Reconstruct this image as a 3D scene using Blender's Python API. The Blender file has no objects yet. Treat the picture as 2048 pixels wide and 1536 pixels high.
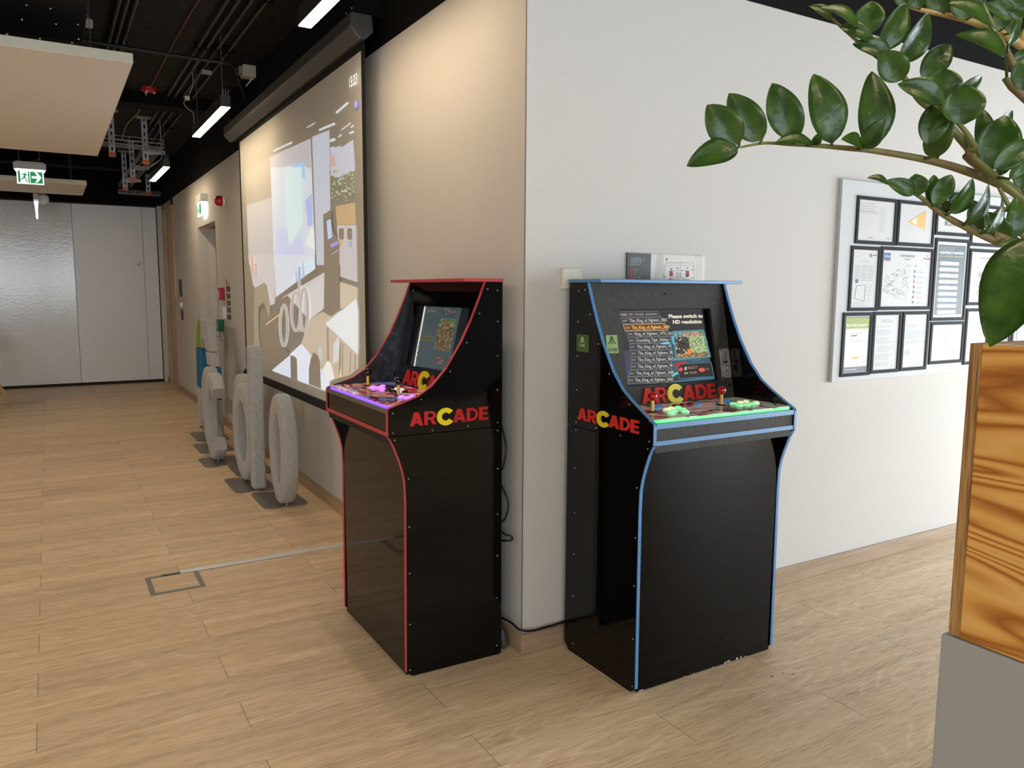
import bpy, bmesh, math, random
from mathutils import Vector, Matrix

C = bpy.context.scene.collection
SC = bpy.context.scene
random.seed(7)

# ------------------------------------------------------------------ camera
F_PX, YAW, PITCH, ROLL = 1559.2, 1.0361, 0.1193, 0.0062
CAM = Vector((-1.6203, -2.636, 1.5))
fw = Vector((math.cos(YAW)*math.cos(PITCH), math.sin(YAW)*math.cos(PITCH), -math.sin(PITCH)))
r0 = fw.cross(Vector((0, 0, 1))).normalized()
u0 = r0.cross(fw)
RT = math.cos(ROLL)*r0 + math.sin(ROLL)*u0
UP = -math.sin(ROLL)*r0 + math.cos(ROLL)*u0
camd = bpy.data.cameras.new('camera')
camd.sensor_width = 36.0
camd.lens = F_PX/2048*36
camd.clip_start = 0.05
cam = bpy.data.objects.new('camera', camd)
C.objects.link(cam)
m = Matrix.Identity(4)
for i in range(3):
    m[i][0], m[i][1], m[i][2], m[i][3] = RT[i], UP[i], -fw[i], CAM[i]
cam.matrix_world = m
SC.camera = cam

# ------------------------------------------------------------------ world, daylight, exposure
W = bpy.data.worlds.new('world'); SC.world = W; W.use_nodes = True
W.node_tree.nodes['Background'].inputs[0].default_value = (0.80, 0.90, 1.0, 1)
W.node_tree.nodes['Background'].inputs[1].default_value = 1.2
SC.view_settings.view_transform = 'Standard'
SC.view_settings.look = 'None'
SC.view_settings.gamma = 1
SC.view_settings.use_curve_mapping = False
SC.view_settings.exposure = 1.0

def window_light(name, loc, rot, sx, sy, power, col):
    l = bpy.data.lights.new(name, 'AREA'); l.shape = 'RECTANGLE'; l.size = sx; l.size_y = sy
    l.energy = power; l.color = col
    o = bpy.data.objects.new(name, l); o.location = loc; o.rotation_euler = rot; C.objects.link(o)
PI = math.pi
DAY = (0.84, 0.93, 1.0)
# windows in the wall behind the camera (facing +y) and in the far right wall (facing -x)
for x in (-5.2, -2.9, -0.6):
    window_light('daylight_back', (x, -7.10, 1.85), (PI/2, 0, 0), 2.0, 1.9, 32, DAY)
for y in (-5.6, -3.4, -1.2):
    window_light('daylight_right', (5.70, y, 1.05), (0, PI/2, 0), 1.75, 1.9, 74, DAY)

# ------------------------------------------------------------------ pixel helpers (2048 x 1536 frame)
def ray(u, v):
    return (fw + RT*((u-1024)/F_PX) - UP*((v-768)/F_PX))
def on_x(u, v, x):
    d = ray(u, v); return CAM + d*((x-CAM.x)/d.x)
def on_y(u, v, y):
    d = ray(u, v); return CAM + d*((y-CAM.y)/d.y)
def on_plane(u, v, P, n):
    d = ray(u, v); return CAM + d*((P-CAM).dot(n)/d.dot(n))
def at_depth(u, v, t):
    return CAM + ray(u, v)*t

# ------------------------------------------------------------------ materials
MATS = {}
def s2l(c):
    return tuple((x/12.92 if x <= .04045 else ((x+.055)/1.055)**2.4) for x in c)
def rgb(r, g, b):
    return s2l((r/255, g/255, b/255))
def mat(name, col, rough=.5, metal=0, emit=None, estr=0, bump=None, spec=.5, coat=0, coatr=.05, noise=None, trans=0, alpha=1, sheen=0):
    if name in MATS: return MATS[name]
    m = bpy.data.materials.new(name); m.use_nodes = True
    nt = m.node_tree; b = nt.nodes['Principled BSDF']
    b.inputs['Base Color'].default_value = (*col, 1)
    b.inputs['Roughness'].default_value = rough
    b.inputs['Metallic'].default_value = metal
    b.inputs['Specular IOR Level'].default_value = spec
    b.inputs['Coat Weight'].default_value = coat
    b.inputs['Coat Roughness'].default_value = coatr
    b.inputs['Transmission Weight'].default_value = trans
    b.inputs['Alpha'].default_value = alpha
    b.inputs['Sheen Weight'].default_value = sheen
    if emit:
        b.inputs['Emission Color'].default_value = (*emit, 1); b.inputs['Emission Strength'].default_value = estr
    tc = nt.nodes.new('ShaderNodeTexCoord')
    def tex(scale, detail=3, vec=None, rough=.5):
        n = nt.nodes.new('ShaderNodeTexNoise'); n.inputs['Scale'].default_value = scale
        n.inputs['Detail'].default_value = detail; n.inputs['Roughness'].default_value = rough
        if vec:
            mp = nt.nodes.new('ShaderNodeMapping'); mp.inputs['Scale'].default_value = vec
            nt.links.new(tc.outputs['Object'], mp.inputs[0]); nt.links.new(mp.outputs[0], n.inputs[0])
        else: nt.links.new(tc.outputs['Object'], n.inputs[0])
        return n
    if noise:       # (scale, colour2, low, high[, vec])
        n = tex(noise[0], 4, noise[4] if len(noise) > 4 else None)
        mr = nt.nodes.new('ShaderNodeMapRange'); mr.inputs[1].default_value = noise[2]; mr.inputs[2].default_value = noise[3]
        nt.links.new(n.outputs[0], mr.inputs[0])
        mx = nt.nodes.new('ShaderNodeMix'); mx.data_type = 'RGBA'
        mx.inputs[6].default_value = (*col, 1); mx.inputs[7].default_value = (*noise[1], 1)
        nt.links.new(mr.outputs[0], mx.inputs[0]); nt.links.new(mx.outputs[2], b.inputs['Base Color'])
    if bump:        # (scale, strength, distance[, vec])
        n = tex(bump[0], 3, bump[3] if len(bump) > 3 else None)
        bp = nt.nodes.new('ShaderNodeBump'); bp.inputs['Strength'].default_value = bump[1]; bp.inputs['Distance'].default_value = bump[2]
        nt.links.new(n.outputs[0], bp.inputs['Height']); nt.links.new(bp.outputs[0], b.inputs['Normal'])
        if coat: nt.links.new(bp.outputs[0], b.inputs['Coat Normal'])
    MATS[name] = m
    return m

def math_node(nt, op, a, b=None, c=None):
    n = nt.nodes.new('ShaderNodeMath'); n.operation = op
    for i, v in enumerate((a, b, c)):
        if v is None: continue
        if isinstance(v, (int, float)): n.inputs[i].default_value = v
        else: nt.links.new(v, n.inputs[i])
    return n.outputs[0]

def plank_mat():
    """light oak planks 1.27 x 0.205 m laid along x, rows offset by half"""
    m = bpy.data.materials.new('oak_floor_planks'); m.use_nodes = True
    nt = m.node_tree; b = nt.nodes['Principled BSDF']; L = nt.links
    tc = nt.nodes.new('ShaderNodeTexCoord'); sp = nt.nodes.new('ShaderNodeSeparateXYZ'); L.new(tc.outputs['Object'], sp.inputs[0])
    x, y = sp.outputs[0], sp.outputs[1]
    ry = math_node(nt, 'DIVIDE', math_node(nt, 'ADD', y, 0.019+0.2045*60), 0.2045)
    row = math_node(nt, 'FLOOR', ry); fy = math_node(nt, 'FRACT', ry)
    par = math_node(nt, 'MODULO', row, 2.0)
    rx = math_node(nt, 'DIVIDE', math_node(nt, 'ADD', math_node(nt, 'MULTIPLY', par, -0.635), math_node(nt, 'ADD', x, 1.10+1.27*10)), 1.27)
    pk = math_node(nt, 'FLOOR', rx); fx = math_node(nt, 'FRACT', rx)
    cmb = nt.nodes.new('ShaderNodeCombineXYZ'); L.new(pk, cmb.inputs[0]); L.new(row, cmb.inputs[1])
    wn = nt.nodes.new('ShaderNodeTexWhiteNoise'); wn.noise_dimensions = '2D'; L.new(cmb.outputs[0], wn.inputs[0])
    rnd = wn.outputs[0]
    # grain coordinates, shifted per plank
    gx = math_node(nt, 'ADD', x, math_node(nt, 'MULTIPLY', rnd, 37.0)); gy = math_node(nt, 'ADD', y, math_node(nt, 'MULTIPLY', rnd, 91.0))
    g = nt.nodes.new('ShaderNodeCombineXYZ'); L.new(gx, g.inputs[0]); L.new(gy, g.inputs[1])
    def noise(sx, sy, sc, det, dist=0, rough=.55):
        mp = nt.nodes.new('ShaderNodeMapping'); mp.inputs['Scale'].default_value = (sx, sy, 1); L.new(g.outputs[0], mp.inputs[0])
        n = nt.nodes.new('ShaderNodeTexNoise'); n.inputs['Scale'].default_value = sc; n.inputs['Detail'].default_value = det
        n.inputs['Distortion'].default_value = dist; n.inputs['Roughness'].default_value = rough
        L.new(mp.outputs[0], n.inputs[0]); return n.outputs[0]
    fine = noise(1.6, 40, 7, 5, .25)
    streak = noise(.35, 5.0, 3, 3, .6)
    big = noise(.50, 3.8, 1.5, .6, .2)
    # cathedral rings: bands of a slow noise field
    rings = math_node(nt, 'FRACT', math_node(nt, 'MULTIPLY', big, 17.0))
    rl = math_node(nt, 'MULTIPLY', math_node(nt, 'ABSOLUTE', math_node(nt, 'SUBTRACT', rings, .5)), 2.0)
    rline = math_node(nt, 'MULTIPLY', math_node(nt, 'POWER', rl, 5.0), math_node(nt, 'SMOOTH_MIN', 1.0, math_node(nt, 'MULTIPLY', math_node(nt, 'POWER', noise(.6, 4, 1.8, 1), 4.0), 11.0), .1))
    v = math_node(nt, 'ADD', math_node(nt, 'MULTIPLY', fine, .68), math_node(nt, 'MULTIPLY', streak, .32))
    cr = nt.nodes.new('ShaderNodeValToRGB'); L.new(v, cr.inputs[0])
    e = cr.color_ramp.elements
    e[0].position = .34; e[0].color = (*rgb(172, 142, 108), 1); e[1].position = .66; e[1].color = (*rgb(238, 212, 176), 1)
    k = e.new(.5); k.color = (*rgb(219, 190, 152), 1)
    mx = nt.nodes.new('ShaderNodeMix'); mx.data_type = 'RGBA'; L.new(math_node(nt, 'MULTIPLY', rline, .42), mx.inputs[0])
    L.new(cr.outputs[0], mx.inputs[6]); mx.inputs[7].default_value = (*rgb(250, 232, 204), 1)
    # per-plank tone
    tone = math_node(nt, 'ADD', math_node(nt, 'MULTIPLY', rnd, .16), .92)
    hs = nt.nodes.new('ShaderNodeHueSaturation'); L.new(mx.outputs[2], hs.inputs['Color']); L.new(tone, hs.inputs['Value'])
    # seams
    def seam(f, w):
        d = math_node(nt, 'MINIMUM', f, math_node(nt, 'SUBTRACT', 1.0, f)); return math_node(nt, 'LESS_THAN', d, w)
    s1 = seam(fx, .0013); s2 = math_node(nt, 'MULTIPLY', seam(fy, .0045), .55)
    s = math_node(nt, 'MAXIMUM', s1, s2)
    mx2 = nt.nodes.new('ShaderNodeMix'); mx2.data_type = 'RGBA'; L.new(math_node(nt, 'MULTIPLY', s, .60), mx2.inputs[0])
    L.new(hs.outputs[0], mx2.inputs[6]); mx2.inputs[7].default_value = (*rgb(88, 66, 46), 1)
    L.new(mx2.outputs[2], b.inputs['Base Color'])
    b.inputs['Roughness'].default_value = .42; b.inputs['Specular IOR Level'].default_value = .4
    bp = nt.nodes.new('ShaderNodeBump'); bp.inputs['Strength'].default_value = .25; bp.inputs['Distance'].default_value = .002
    L.new(math_node(nt, 'SUBTRACT', fine, s), bp.inputs['Height']); L.new(bp.outputs[0], b.inputs['Normal'])
    return m

def grain_mat(name, cols, axis_scale, scale, rough=.45, bands=0, coat=0, dist=1.0):
    """wood: stretched noise, optional contour bands"""
    m = bpy.data.materials.new(name); m.use_nodes = True
    nt = m.node_tree; b = nt.nodes['Principled BSDF']; L = nt.links
    tc = nt.nodes.new('ShaderNodeTexCoord'); mp = nt.nodes.new('ShaderNodeMapping'); mp.inputs['Scale'].default_value = axis_scale
    L.new(tc.outputs['Object'], mp.inputs[0])
    n = nt.nodes.new('ShaderNodeTexNoise'); n.inputs['Scale'].default_value = scale; n.inputs['Detail'].default_value = 1.5 if bands else 5
    n.inputs['Distortion'].default_value = dist if bands else .4
    L.new(mp.outputs[0], n.inputs[0])
    f = n.outputs[0]
    if bands:
        fr = math_node(nt, 'FRACT', math_node(nt, 'MULTIPLY', f, bands)); f = math_node(nt, 'MULTIPLY', math_node(nt, 'ABSOLUTE', math_node(nt, 'SUBTRACT', fr, .5)), 2.0)
        n2 = nt.nodes.new('ShaderNodeTexNoise'); n2.inputs['Scale'].default_value = scale*14; n2.inputs['Detail'].default_value = 4; L.new(mp.outputs[0], n2.inputs[0])
        f = math_node(nt, 'ADD', math_node(nt, 'MULTIPLY', f, .8), math_node(nt, 'MULTIPLY', n2.outputs[0], .2))
    cr = nt.nodes.new('ShaderNodeValToRGB'); L.new(f, cr.inputs[0]); e = cr.color_ramp.elements
    e[0].position = cols[0][0]; e[0].color = (*cols[0][1], 1); e[1].position = cols[-1][0]; e[1].color = (*cols[-1][1], 1)
    for p_, c_ in cols[1:-1]:
        k = e.new(p_); k.color = (*c_, 1)
    L.new(cr.outputs[0], b.inputs['Base Color']); b.inputs['Roughness'].default_value = rough; b.inputs['Coat Weight'].default_value = coat
    return m

def art_mat(name, cols, scale, estr=0.0, dist=2.5, rough=.15, stretch=(1, 1, 1)):
    """abstract printed artwork: distorted noise through hard colour steps"""
    m = bpy.data.materials.new(name); m.use_nodes = True
    nt = m.node_tree; b = nt.nodes['Principled BSDF']; L = nt.links
    tc = nt.nodes.new('ShaderNodeTexCoord'); mp = nt.nodes.new('ShaderNodeMapping'); mp.inputs['Scale'].default_value = stretch
    L.new(tc.outputs['Object'], mp.inputs[0])
    n = nt.nodes.new('ShaderNodeTexNoise'); n.inputs['Scale'].default_value = scale; n.inputs['Detail'].default_value = 1.5; n.inputs['Distortion'].default_value = dist
    L.new(mp.outputs[0], n.inputs[0])
    cr = nt.nodes.new('ShaderNodeValToRGB'); L.new(n.outputs[0], cr.inputs[0]); e = cr.color_ramp.elements
    while len(e) > 1: e.remove(e[-1])
    e[0].position = .0; e[0].color = (*cols[0], 1)
    for i, c_ in enumerate(cols[1:]):
        k = e.new(.30+.40*(i+1)/len(cols)); k.color = (*c_, 1)
    L.new(cr.outputs[0], b.inputs['Base Color']); b.inputs['Roughness'].default_value = rough
    if estr:
        L.new(cr.outputs[0], b.inputs['Emission Color']); b.inputs['Emission Strength'].default_value = estr
    return m

def print_mat(name, estr=0.0, rough=.5, base=None, gloss=.3):
    """flat prints / screen pictures: colours per face in attribute Col"""
    m = bpy.data.materials.new(name); m.use_nodes = True
    nt = m.node_tree; b = nt.nodes['Principled BSDF']; a = nt.nodes.new('ShaderNodeVertexColor'); a.layer_name = 'Col'
    if base: b.inputs['Base Color'].default_value = (*base, 1)
    else: nt.links.new(a.outputs[0], b.inputs['Base Color'])
    b.inputs['Roughness'].default_value = rough; b.inputs['Specular IOR Level'].default_value = gloss
    if estr:
        nt.links.new(a.outputs[0], b.inputs['Emission Color']); b.inputs['Emission Strength'].default_value = estr
    return m

M_floor = plank_mat()
M_wall = mat('woven_wall_cloth', rgb(212, 208, 203), .85, bump=(420, .12, .002, (1, 1, .25)), noise=(60, rgb(206, 202, 196), .35, .65, (6, 6, 1)), spec=.2)
M_wallplain = mat('plain_white_paint', rgb(205, 203, 198), .8, spec=.2)
M_black = mat('black_ceiling_paint', rgb(17, 16, 16), .85, noise=(9, rgb(12, 12, 12), .4, .6), spec=.15)
M_slab = mat('dark_concrete_slab', rgb(44, 42, 40), .85, noise=(14, rgb(34, 33, 31), .4, .6), spec=.2)
M_blackmetal = mat('black_powdercoat', rgb(34, 34, 34), .45)
M_case = mat('dark_grey_powdercoat', rgb(72, 72, 73), .45)
M_base = grain_mat('oak_skirting', [(.3, rgb(150, 124, 100)), (.5, rgb(168, 142, 116)), (.7, rgb(186, 160, 134))], (1.2, 1.2, 50), 1.6)
M_gloss = mat('black_gloss_laminate', rgb(9, 8, 8), .06, spec=.28, bump=(2.2, .05, .03))
M_matteblack = mat('black_spray_paint', rgb(44, 42, 39), .7, bump=(160, .35, .001), noise=(90, rgb(60, 56, 50), .4, .65))
M_darkin = mat('black_inner', rgb(9, 9, 9), .6)
M_liner = mat('mottled_black_liner', rgb(26, 29, 33), .35, noise=(34, rgb(62, 67, 74), .45, .72), bump=(40, .3, .003))
M_screw = mat('screw_head', rgb(200, 200, 198), .3, metal=1)
M_steel = mat('galvanised_steel', rgb(168, 170, 172), .42, metal=.7)
M_white = mat('white_plastic', rgb(228, 228, 222), .4)
M_offwhite = mat('cream_plastic', rgb(222, 218, 200), .45)
M_blacktext = mat('black_ink', rgb(30, 30, 34), .6)
M_cable = mat('black_cable', rgb(16, 16, 17), .45)
M_cablew = mat('grey_cable', rgb(150, 150, 145), .5)
M_felt = mat('grey_felt', rgb(182, 180, 176), .95, noise=(140, rgb(156, 155, 153), .38, .62), bump=(260, .35, .002), spec=.1, sheen=.3)
M_feltg = mat('lime_felt', rgb(150, 184, 62), .95, noise=(70, rgb(126, 160, 46), .4, .6), bump=(120, .7, .004), spec=.1)
M_feltb = mat('blue_felt', rgb(62, 128, 172), .95, noise=(70, rgb(46, 106, 148), .4, .6), bump=(120, .7, .004), spec=.1)
M_plate = mat('grey_base_plate', rgb(122, 120, 114), .3, metal=.35)
M_partition = mat('glossy_white_partition', rgb(226, 228, 231), .13, bump=(26, .10, .008, (1, 1, 1.5)), spec=.75)
M_partition2 = mat('satin_white_partition', rgb(232, 233, 236), .30, bump=(20, .08, .006), spec=.6)
M_raft = mat('acoustic_raft', rgb(236, 234, 232), .9, spec=.1)
M_raftedge = mat('acoustic_raft_edge', rgb(222, 222, 208), .8, spec=.1)
M_led = mat('lamp_diffuser', (1, .9, .75), .4, emit=(1.0, .78, .52), estr=20)
M_led2 = mat('added_lamp_diffuser', (1, .95, .88), .4, emit=(1.0, .87, .70), estr=30)
M_lamp = mat('lamp_housing', rgb(58, 57, 56), .4, metal=.3)
M_red = mat('red_plastic', rgb(176, 24, 36), .3)
M_oak = grain_mat('pale_oak', [(.3, rgb(168, 136, 96)), (.7, rgb(206, 176, 134))], (12, 12, 1), 4)
M_legs = grain_mat('birch_legs', [(.3, rgb(188, 150, 100)), (.7, rgb(222, 190, 140))], (12, 12, 1.2), 6)
M_ply = grain_mat('varnished_pine_face', [(.0, rgb(140, 78, 22)), (.22, rgb(178, 112, 42)), (.5, rgb(214, 156, 76)), (1, rgb(230, 182, 104))], (1, .8, 5.6), 1.5, rough=.35, bands=12, coat=.2, dist=.7)
M_plyedge = grain_mat('plywood_edge_layers', [(.3, rgb(96, 62, 28)), (.45, rgb(150, 110, 62)), (.55, rgb(186, 146, 92)), (.7, rgb(128, 88, 46))], (1, 60, 1.2), 5, rough=.5)
M_locker = mat('grey_locker', rgb(158, 161, 161), .5, bump=(300, .05, .001))
M_soil = mat('potting_soil', rgb(52, 38, 28), .95, bump=(40, .8, .01))
M_glass = mat('window_glass', (1, 1, 1), .02, trans=1, spec=.5)
M_stem = mat('plant_stem', rgb(112, 118, 62), .5, noise=(25, rgb(122, 98, 66), .42, .62))
M_stemy = mat('plant_stem_sunlit', rgb(176, 148, 88), .5, noise=(25, rgb(150, 134, 70), .42, .62))  # paler copy of the stem colour with the lit look put in

def leaf_mat():
    m = bpy.data.materials.new('glossy_leaf'); m.use_nodes = True
    nt = m.node_tree; b = nt.nodes['Principled BSDF']; L = nt.links
    tc = nt.nodes.new('ShaderNodeTexCoord'); n = nt.nodes.new('ShaderNodeTexNoise'); n.inputs['Scale'].default_value = 45; n.inputs['Detail'].default_value = 2
    L.new(tc.outputs['Object'], n.inputs[0])
    cr = nt.nodes.new('ShaderNodeValToRGB'); L.new(n.outputs[0], cr.inputs[0]); e = cr.color_ramp.elements
    e[0].position = .3; e[0].color = (*rgb(38, 66, 24), 1); e[1].position = .7; e[1].color = (*rgb(68, 100, 32), 1)
    L.new(cr.outputs[0], b.inputs['Base Color']); b.inputs['Roughness'].default_value = .34; b.inputs['Coat Weight'].default_value = .08
    bp = nt.nodes.new('ShaderNodeBump'); bp.inputs['Strength'].default_value = .25; bp.inputs['Distance'].default_value = .004
    n3 = nt.nodes.new('ShaderNodeTexNoise'); n3.inputs['Scale'].default_value = 90; L.new(tc.outputs['Object'], n3.inputs[0]); L.new(n3.outputs[0], bp.inputs['Height'])
    L.new(bp.outputs[0], b.inputs['Normal'])
    tr = nt.nodes.new('ShaderNodeBsdfTranslucent'); tr.inputs[0].default_value = (*rgb(110, 160, 30), 1)
    mx = nt.nodes.new('ShaderNodeMixShader'); mx.inputs[0].default_value = .22
    L.new(b.outputs[0], mx.inputs[1]); L.new(tr.outputs[0], mx.inputs[2]); L.new(mx.outputs[0], nt.nodes['Material Output'].inputs[0])
    return m
M_leaf = leaf_mat()
M_print = print_mat('printed_paper')
M_printgl = print_mat('printed_glossy', rough=.15)
M_display = print_mat('lit_display', estr=.55, rough=.12, base=(.012, .012, .014))
M_display_dim = print_mat('lit_display_dim', estr=.19, rough=.10, base=(.012, .014, .016))
M_proj = print_mat('projection_screen_cloth', estr=.34, rough=.85, base=rgb(206, 203, 194), gloss=.1)  # the projector's light is put into the cloth as emission

# ------------------------------------------------------------------ mesh builder
class MB:
    def __init__(self): self.v = []; self.f = []; self.mi = []; self.c = []; self.cur = 0; self.col = (1, 1, 1); self.sm = []
    def add(self, vs, fs, smooth=False):
        o = len(self.v); self.v += [Vector(p) for p in vs]
        for f in fs:
            self.f.append([o+i for i in f]); self.mi.append(self.cur); self.c.append(self.col); self.sm.append(smooth)
        return self
    def box(self, a, b):
        x0, y0, z0 = [min(p, q) for p, q in zip(a, b)]; x1, y1, z1 = [max(p, q) for p, q in zip(a, b)]
        return self.add([(x0, y0, z0), (x1, y0, z0), (x1, y1, z0), (x0, y1, z0), (x0, y0, z1), (x1, y0, z1), (x1, y1, z1), (x0, y1, z1)],
                        [(0, 3, 2, 1), (4, 5, 6, 7), (0, 1, 5, 4), (1, 2, 6, 5), (2, 3, 7, 6), (3, 0, 4, 7)])
    def prism(self, pts, vec):
        """closed prism over a planar polygon (3D points)"""
        n = len(pts); vec = Vector(vec); P = [Vector(p) for p in pts]
        nrm = Vector((0, 0, 0))
        for i in range(n): nrm += P[i].cross(P[(i+1) % n])
        if nrm.dot(vec) > 0: P.reverse()
        vs = P + [p+vec for p in P]
        fs = [tuple(range(n)), tuple(reversed(range(n, 2*n)))] + [(i+n, (i+1) % n+n, (i+1) % n, i) for i in range(n)]
        fs = [fs[0], fs[1]] + [tuple(f) for f in fs[2:]]
        return self.add(vs, fs)
    def tube(self, pts, r, seg=8, cap=True, smooth=True):
        P = [Vector(p) for p in pts]; R = r if isinstance(r, (list, tuple)) else [r]*len(P)
        vs = []; prev = None
        for i, p in enumerate(P):
            t = (P[min(i+1, len(P)-1)]-P[max(i-1, 0)]).normalized()
            if prev is None: prev = t.orthogonal().normalized()
            a = (prev - t*prev.dot(t)).normalized(); b = t.cross(a); prev = a
            for k in range(seg):
                q = 2*PI*k/seg; vs.append(p + (a*math.cos(q)+b*math.sin(q))*R[i])
        fs = [(i*seg+k, i*seg+(k+1) % seg, (i+1)*seg+(k+1) % seg, (i+1)*seg+k) for i in range(len(P)-1) for k in range(seg)]
        self.add(vs, fs, smooth)
        if cap: self.add(vs[:seg], [tuple(reversed(range(seg)))]); self.add(vs[-seg:], [tuple(range(seg))])
        return self
    def lathe(self, prof, o=(0, 0, 0), ax=(0, 0, 1), seg=20):
        ax = Vector(ax).normalized(); a = ax.orthogonal().normalized(); b = ax.cross(a); o = Vector(o)
        vs = []
        for r, h in prof:
            for k in range(seg):
                q = 2*PI*k/seg; vs.append(o + ax*h + (a*math.cos(q)+b*math.sin(q))*r)
        n = len(prof)
        fs = [(i*seg+k, i*seg+(k+1) % seg, (i+1)*seg+(k+1) % seg, (i+1)*seg+k) for i in range(n-1) for k in range(seg)]
        self.add(vs, fs, True)
        if prof[0][0] > 1e-5: self.add(vs[:seg], [tuple(reversed(range(seg)))])
        if prof[-1][0] > 1e-5: self.add(vs[-seg:], [tuple(range(seg))])
        return self
    def ball(self, o, r, seg=16, sq=(1, 1, 1)):
        o = Vector(o); n = seg//2; vs = [o+Vector((0, 0, r*sq[2]))]; 
        for i in range(1, n):
            t = PI*i/n
            for k in range(seg):
                q = 2*PI*k/seg; vs.append(o+Vector((r*math.sin(t)*math.cos(q)*sq[0], r*math.sin(t)*math.sin(q)*sq[1], r*math.cos(t)*sq[2])))
        vs.append(o-Vector((0, 0, r*sq[2]))); L = len(vs)-1
        fs = [(0, 1+k, 1+(k+1) % seg) for k in range(seg)]
        for i in range(n-2):
            for k in range(seg):
                a = 1+i*seg+k; b = 1+i*seg+(k+1) % seg; fs.append((a, a+seg, b+seg, b))
        s = 1+(n-2)*seg; fs += [(s+k, L, s+(k+1) % seg) for k in range(seg)]
        return self.add(vs, fs, True)
    def build(self, name, mats, parent=None, bevel=0, seg=2):
        me = bpy.data.meshes.new(name); me.from_pydata([tuple(p) for p in self.v], [], self.f)
        if not isinstance(mats, (list, tuple)): mats = [mats]
        for q in mats: me.materials.append(q)
        for i, p in enumerate(me.polygons): p.material_index = self.mi[i]; p.use_smooth = self.sm[i]
        if any(c != (1, 1, 1) for c in self.c):
            ca = me.color_attributes.new('Col', 'FLOAT_COLOR', 'CORNER')
            for i, p in enumerate(me.polygons):
                for li in p.loop_indices: ca.data[li].color = (*self.c[i], 1)
        me.update()
        o = bpy.data.objects.new(name, me); C.objects.link(o)
        if parent: o.parent = parent
        if bevel:
            bv = o.modifiers.new('bevel', 'BEVEL'); bv.width = bevel; bv.segments = seg; bv.limit_method = 'ANGLE'; bv.angle_limit = .7
        return o

def thing(name, label, cat, loc=(0, 0, 0), rz=0, group=None):
    o = bpy.data.objects.new(name, None); C.objects.link(o); o.location = loc; o.rotation_euler = (0, 0, rz); o.empty_display_size = .05
    o['label'] = label; o['category'] = cat
    if group: o['group'] = group
    return o
def tag(o, label, cat, group=None):
    o['label'] = label; o['category'] = cat
    if group: o['group'] = group
    return o
def struct(name, mb, mats, parent=None, bevel=0):
    o = mb.build(name, mats, parent, bevel)
    if not parent: o['kind'] = 'structure'
    return o
def place(o, P):       # origin of a world-coordinate mesh moved to P
    P = Vector(P); o.data.transform(Matrix.Translation(-P)); o.location = P; return o

# text -> flat faces: returns (verts2d, faces)
_tc = {}
def text_faces(s, bold=0.0, res=2):
    key = (s, bold)
    if key in _tc: return _tc[key]
    cu = bpy.data.curves.new('t', 'FONT'); cu.body = s; cu.size = 1; cu.offset = bold; cu.resolution_u = res
    o = bpy.data.objects.new('t', cu); C.objects.link(o)
    dg = bpy.context.evaluated_depsgraph_get(); me = o.evaluated_get(dg).to_mesh()
    vs = [(v.co.x, v.co.y) for v in me.vertices]; fs = [tuple(p.vertices) for p in me.polygons]
    o.evaluated_get(dg).to_mesh_clear(); bpy.data.objects.remove(o); bpy.data.curves.remove(cu)
    xs = [v[0] for v in vs] or [0]; mn, mx = min(xs), max(xs)
    vs = [(v[0]-mn, v[1]) for v in vs]
    _tc[key] = (vs, fs, mx-mn)
    return _tc[key]
def put_text(mb, s, O, X, Y, width, height, bold=0.0, center=False):
    """flat text: O = baseline start, X, Y unit vectors, cap height = height"""
    vs, fs, w = text_faces(s, bold)
    if not w: return
    sx = width/w if width else height/.7; sy = height/.7
    X = Vector(X); Y = Vector(Y); O = Vector(O)
    if center: O = O - X*(w*sx/2)
    mb.add([O + X*(a*sx) + Y*(b*sy) for a, b in vs], fs)

# bold block letters (unit height, y up), each a list of convex polygons
def ring(cx, cy, ro, ri, a0, a1, n=14, sx=1.0):
    out = []
    for i in range(n):
        p, q = math.radians(a0+(a1-a0)*i/n), math.radians(a0+(a1-a0)*(i+1)/n)
        out.append([(cx+ro*sx*math.cos(p), cy+ro*math.sin(p)), (cx+ro*sx*math.cos(q), cy+ro*math.sin(q)),
                    (cx+ri*sx*math.cos(q), cy+ri*math.sin(q)), (cx+ri*sx*math.cos(p), cy+ri*math.sin(p))])
    return out
def R4(x0, y0, x1, y1): return [(x0, y0), (x1, y0), (x1, y1), (x0, y1)]
BLK = {
 'A': (.86, [[(0, 0), (.25, 0), (.50, .80), (.55, 1), (.29, 1)], [(.86, 0), (.60, 0), (.36, .80), (.31, 1), (.57, 1)], [(.18, .17), (.68, .17), (.62, .37), (.24, .37)]]),
 'R': (.80, [R4(0, 0, .24, 1), R4(.24, .82, .45, 1), R4(.24, .36, .45, .54), [(.36, .40), (.58, .40), (.82, 0), (.54, 0)]] + ring(.45, .68, .32, .13, -90, 90, 10)),
 'D': (.80, [R4(0, 0, .24, 1), R4(.24, .80, .36, 1), R4(.24, 0, .36, .20)] + ring(.34, .5, .5, .30, -90, 90, 14, .92)),
 'E': (.66, [R4(0, 0, .24, 1), R4(.24, .80, .64, 1), R4(.24, .41, .60, .59), R4(.24, 0, .66, .20)]),
 'C': (.98, ring(.56, .5, .66, .30, 36, 324, 28, .90)),
}
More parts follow.
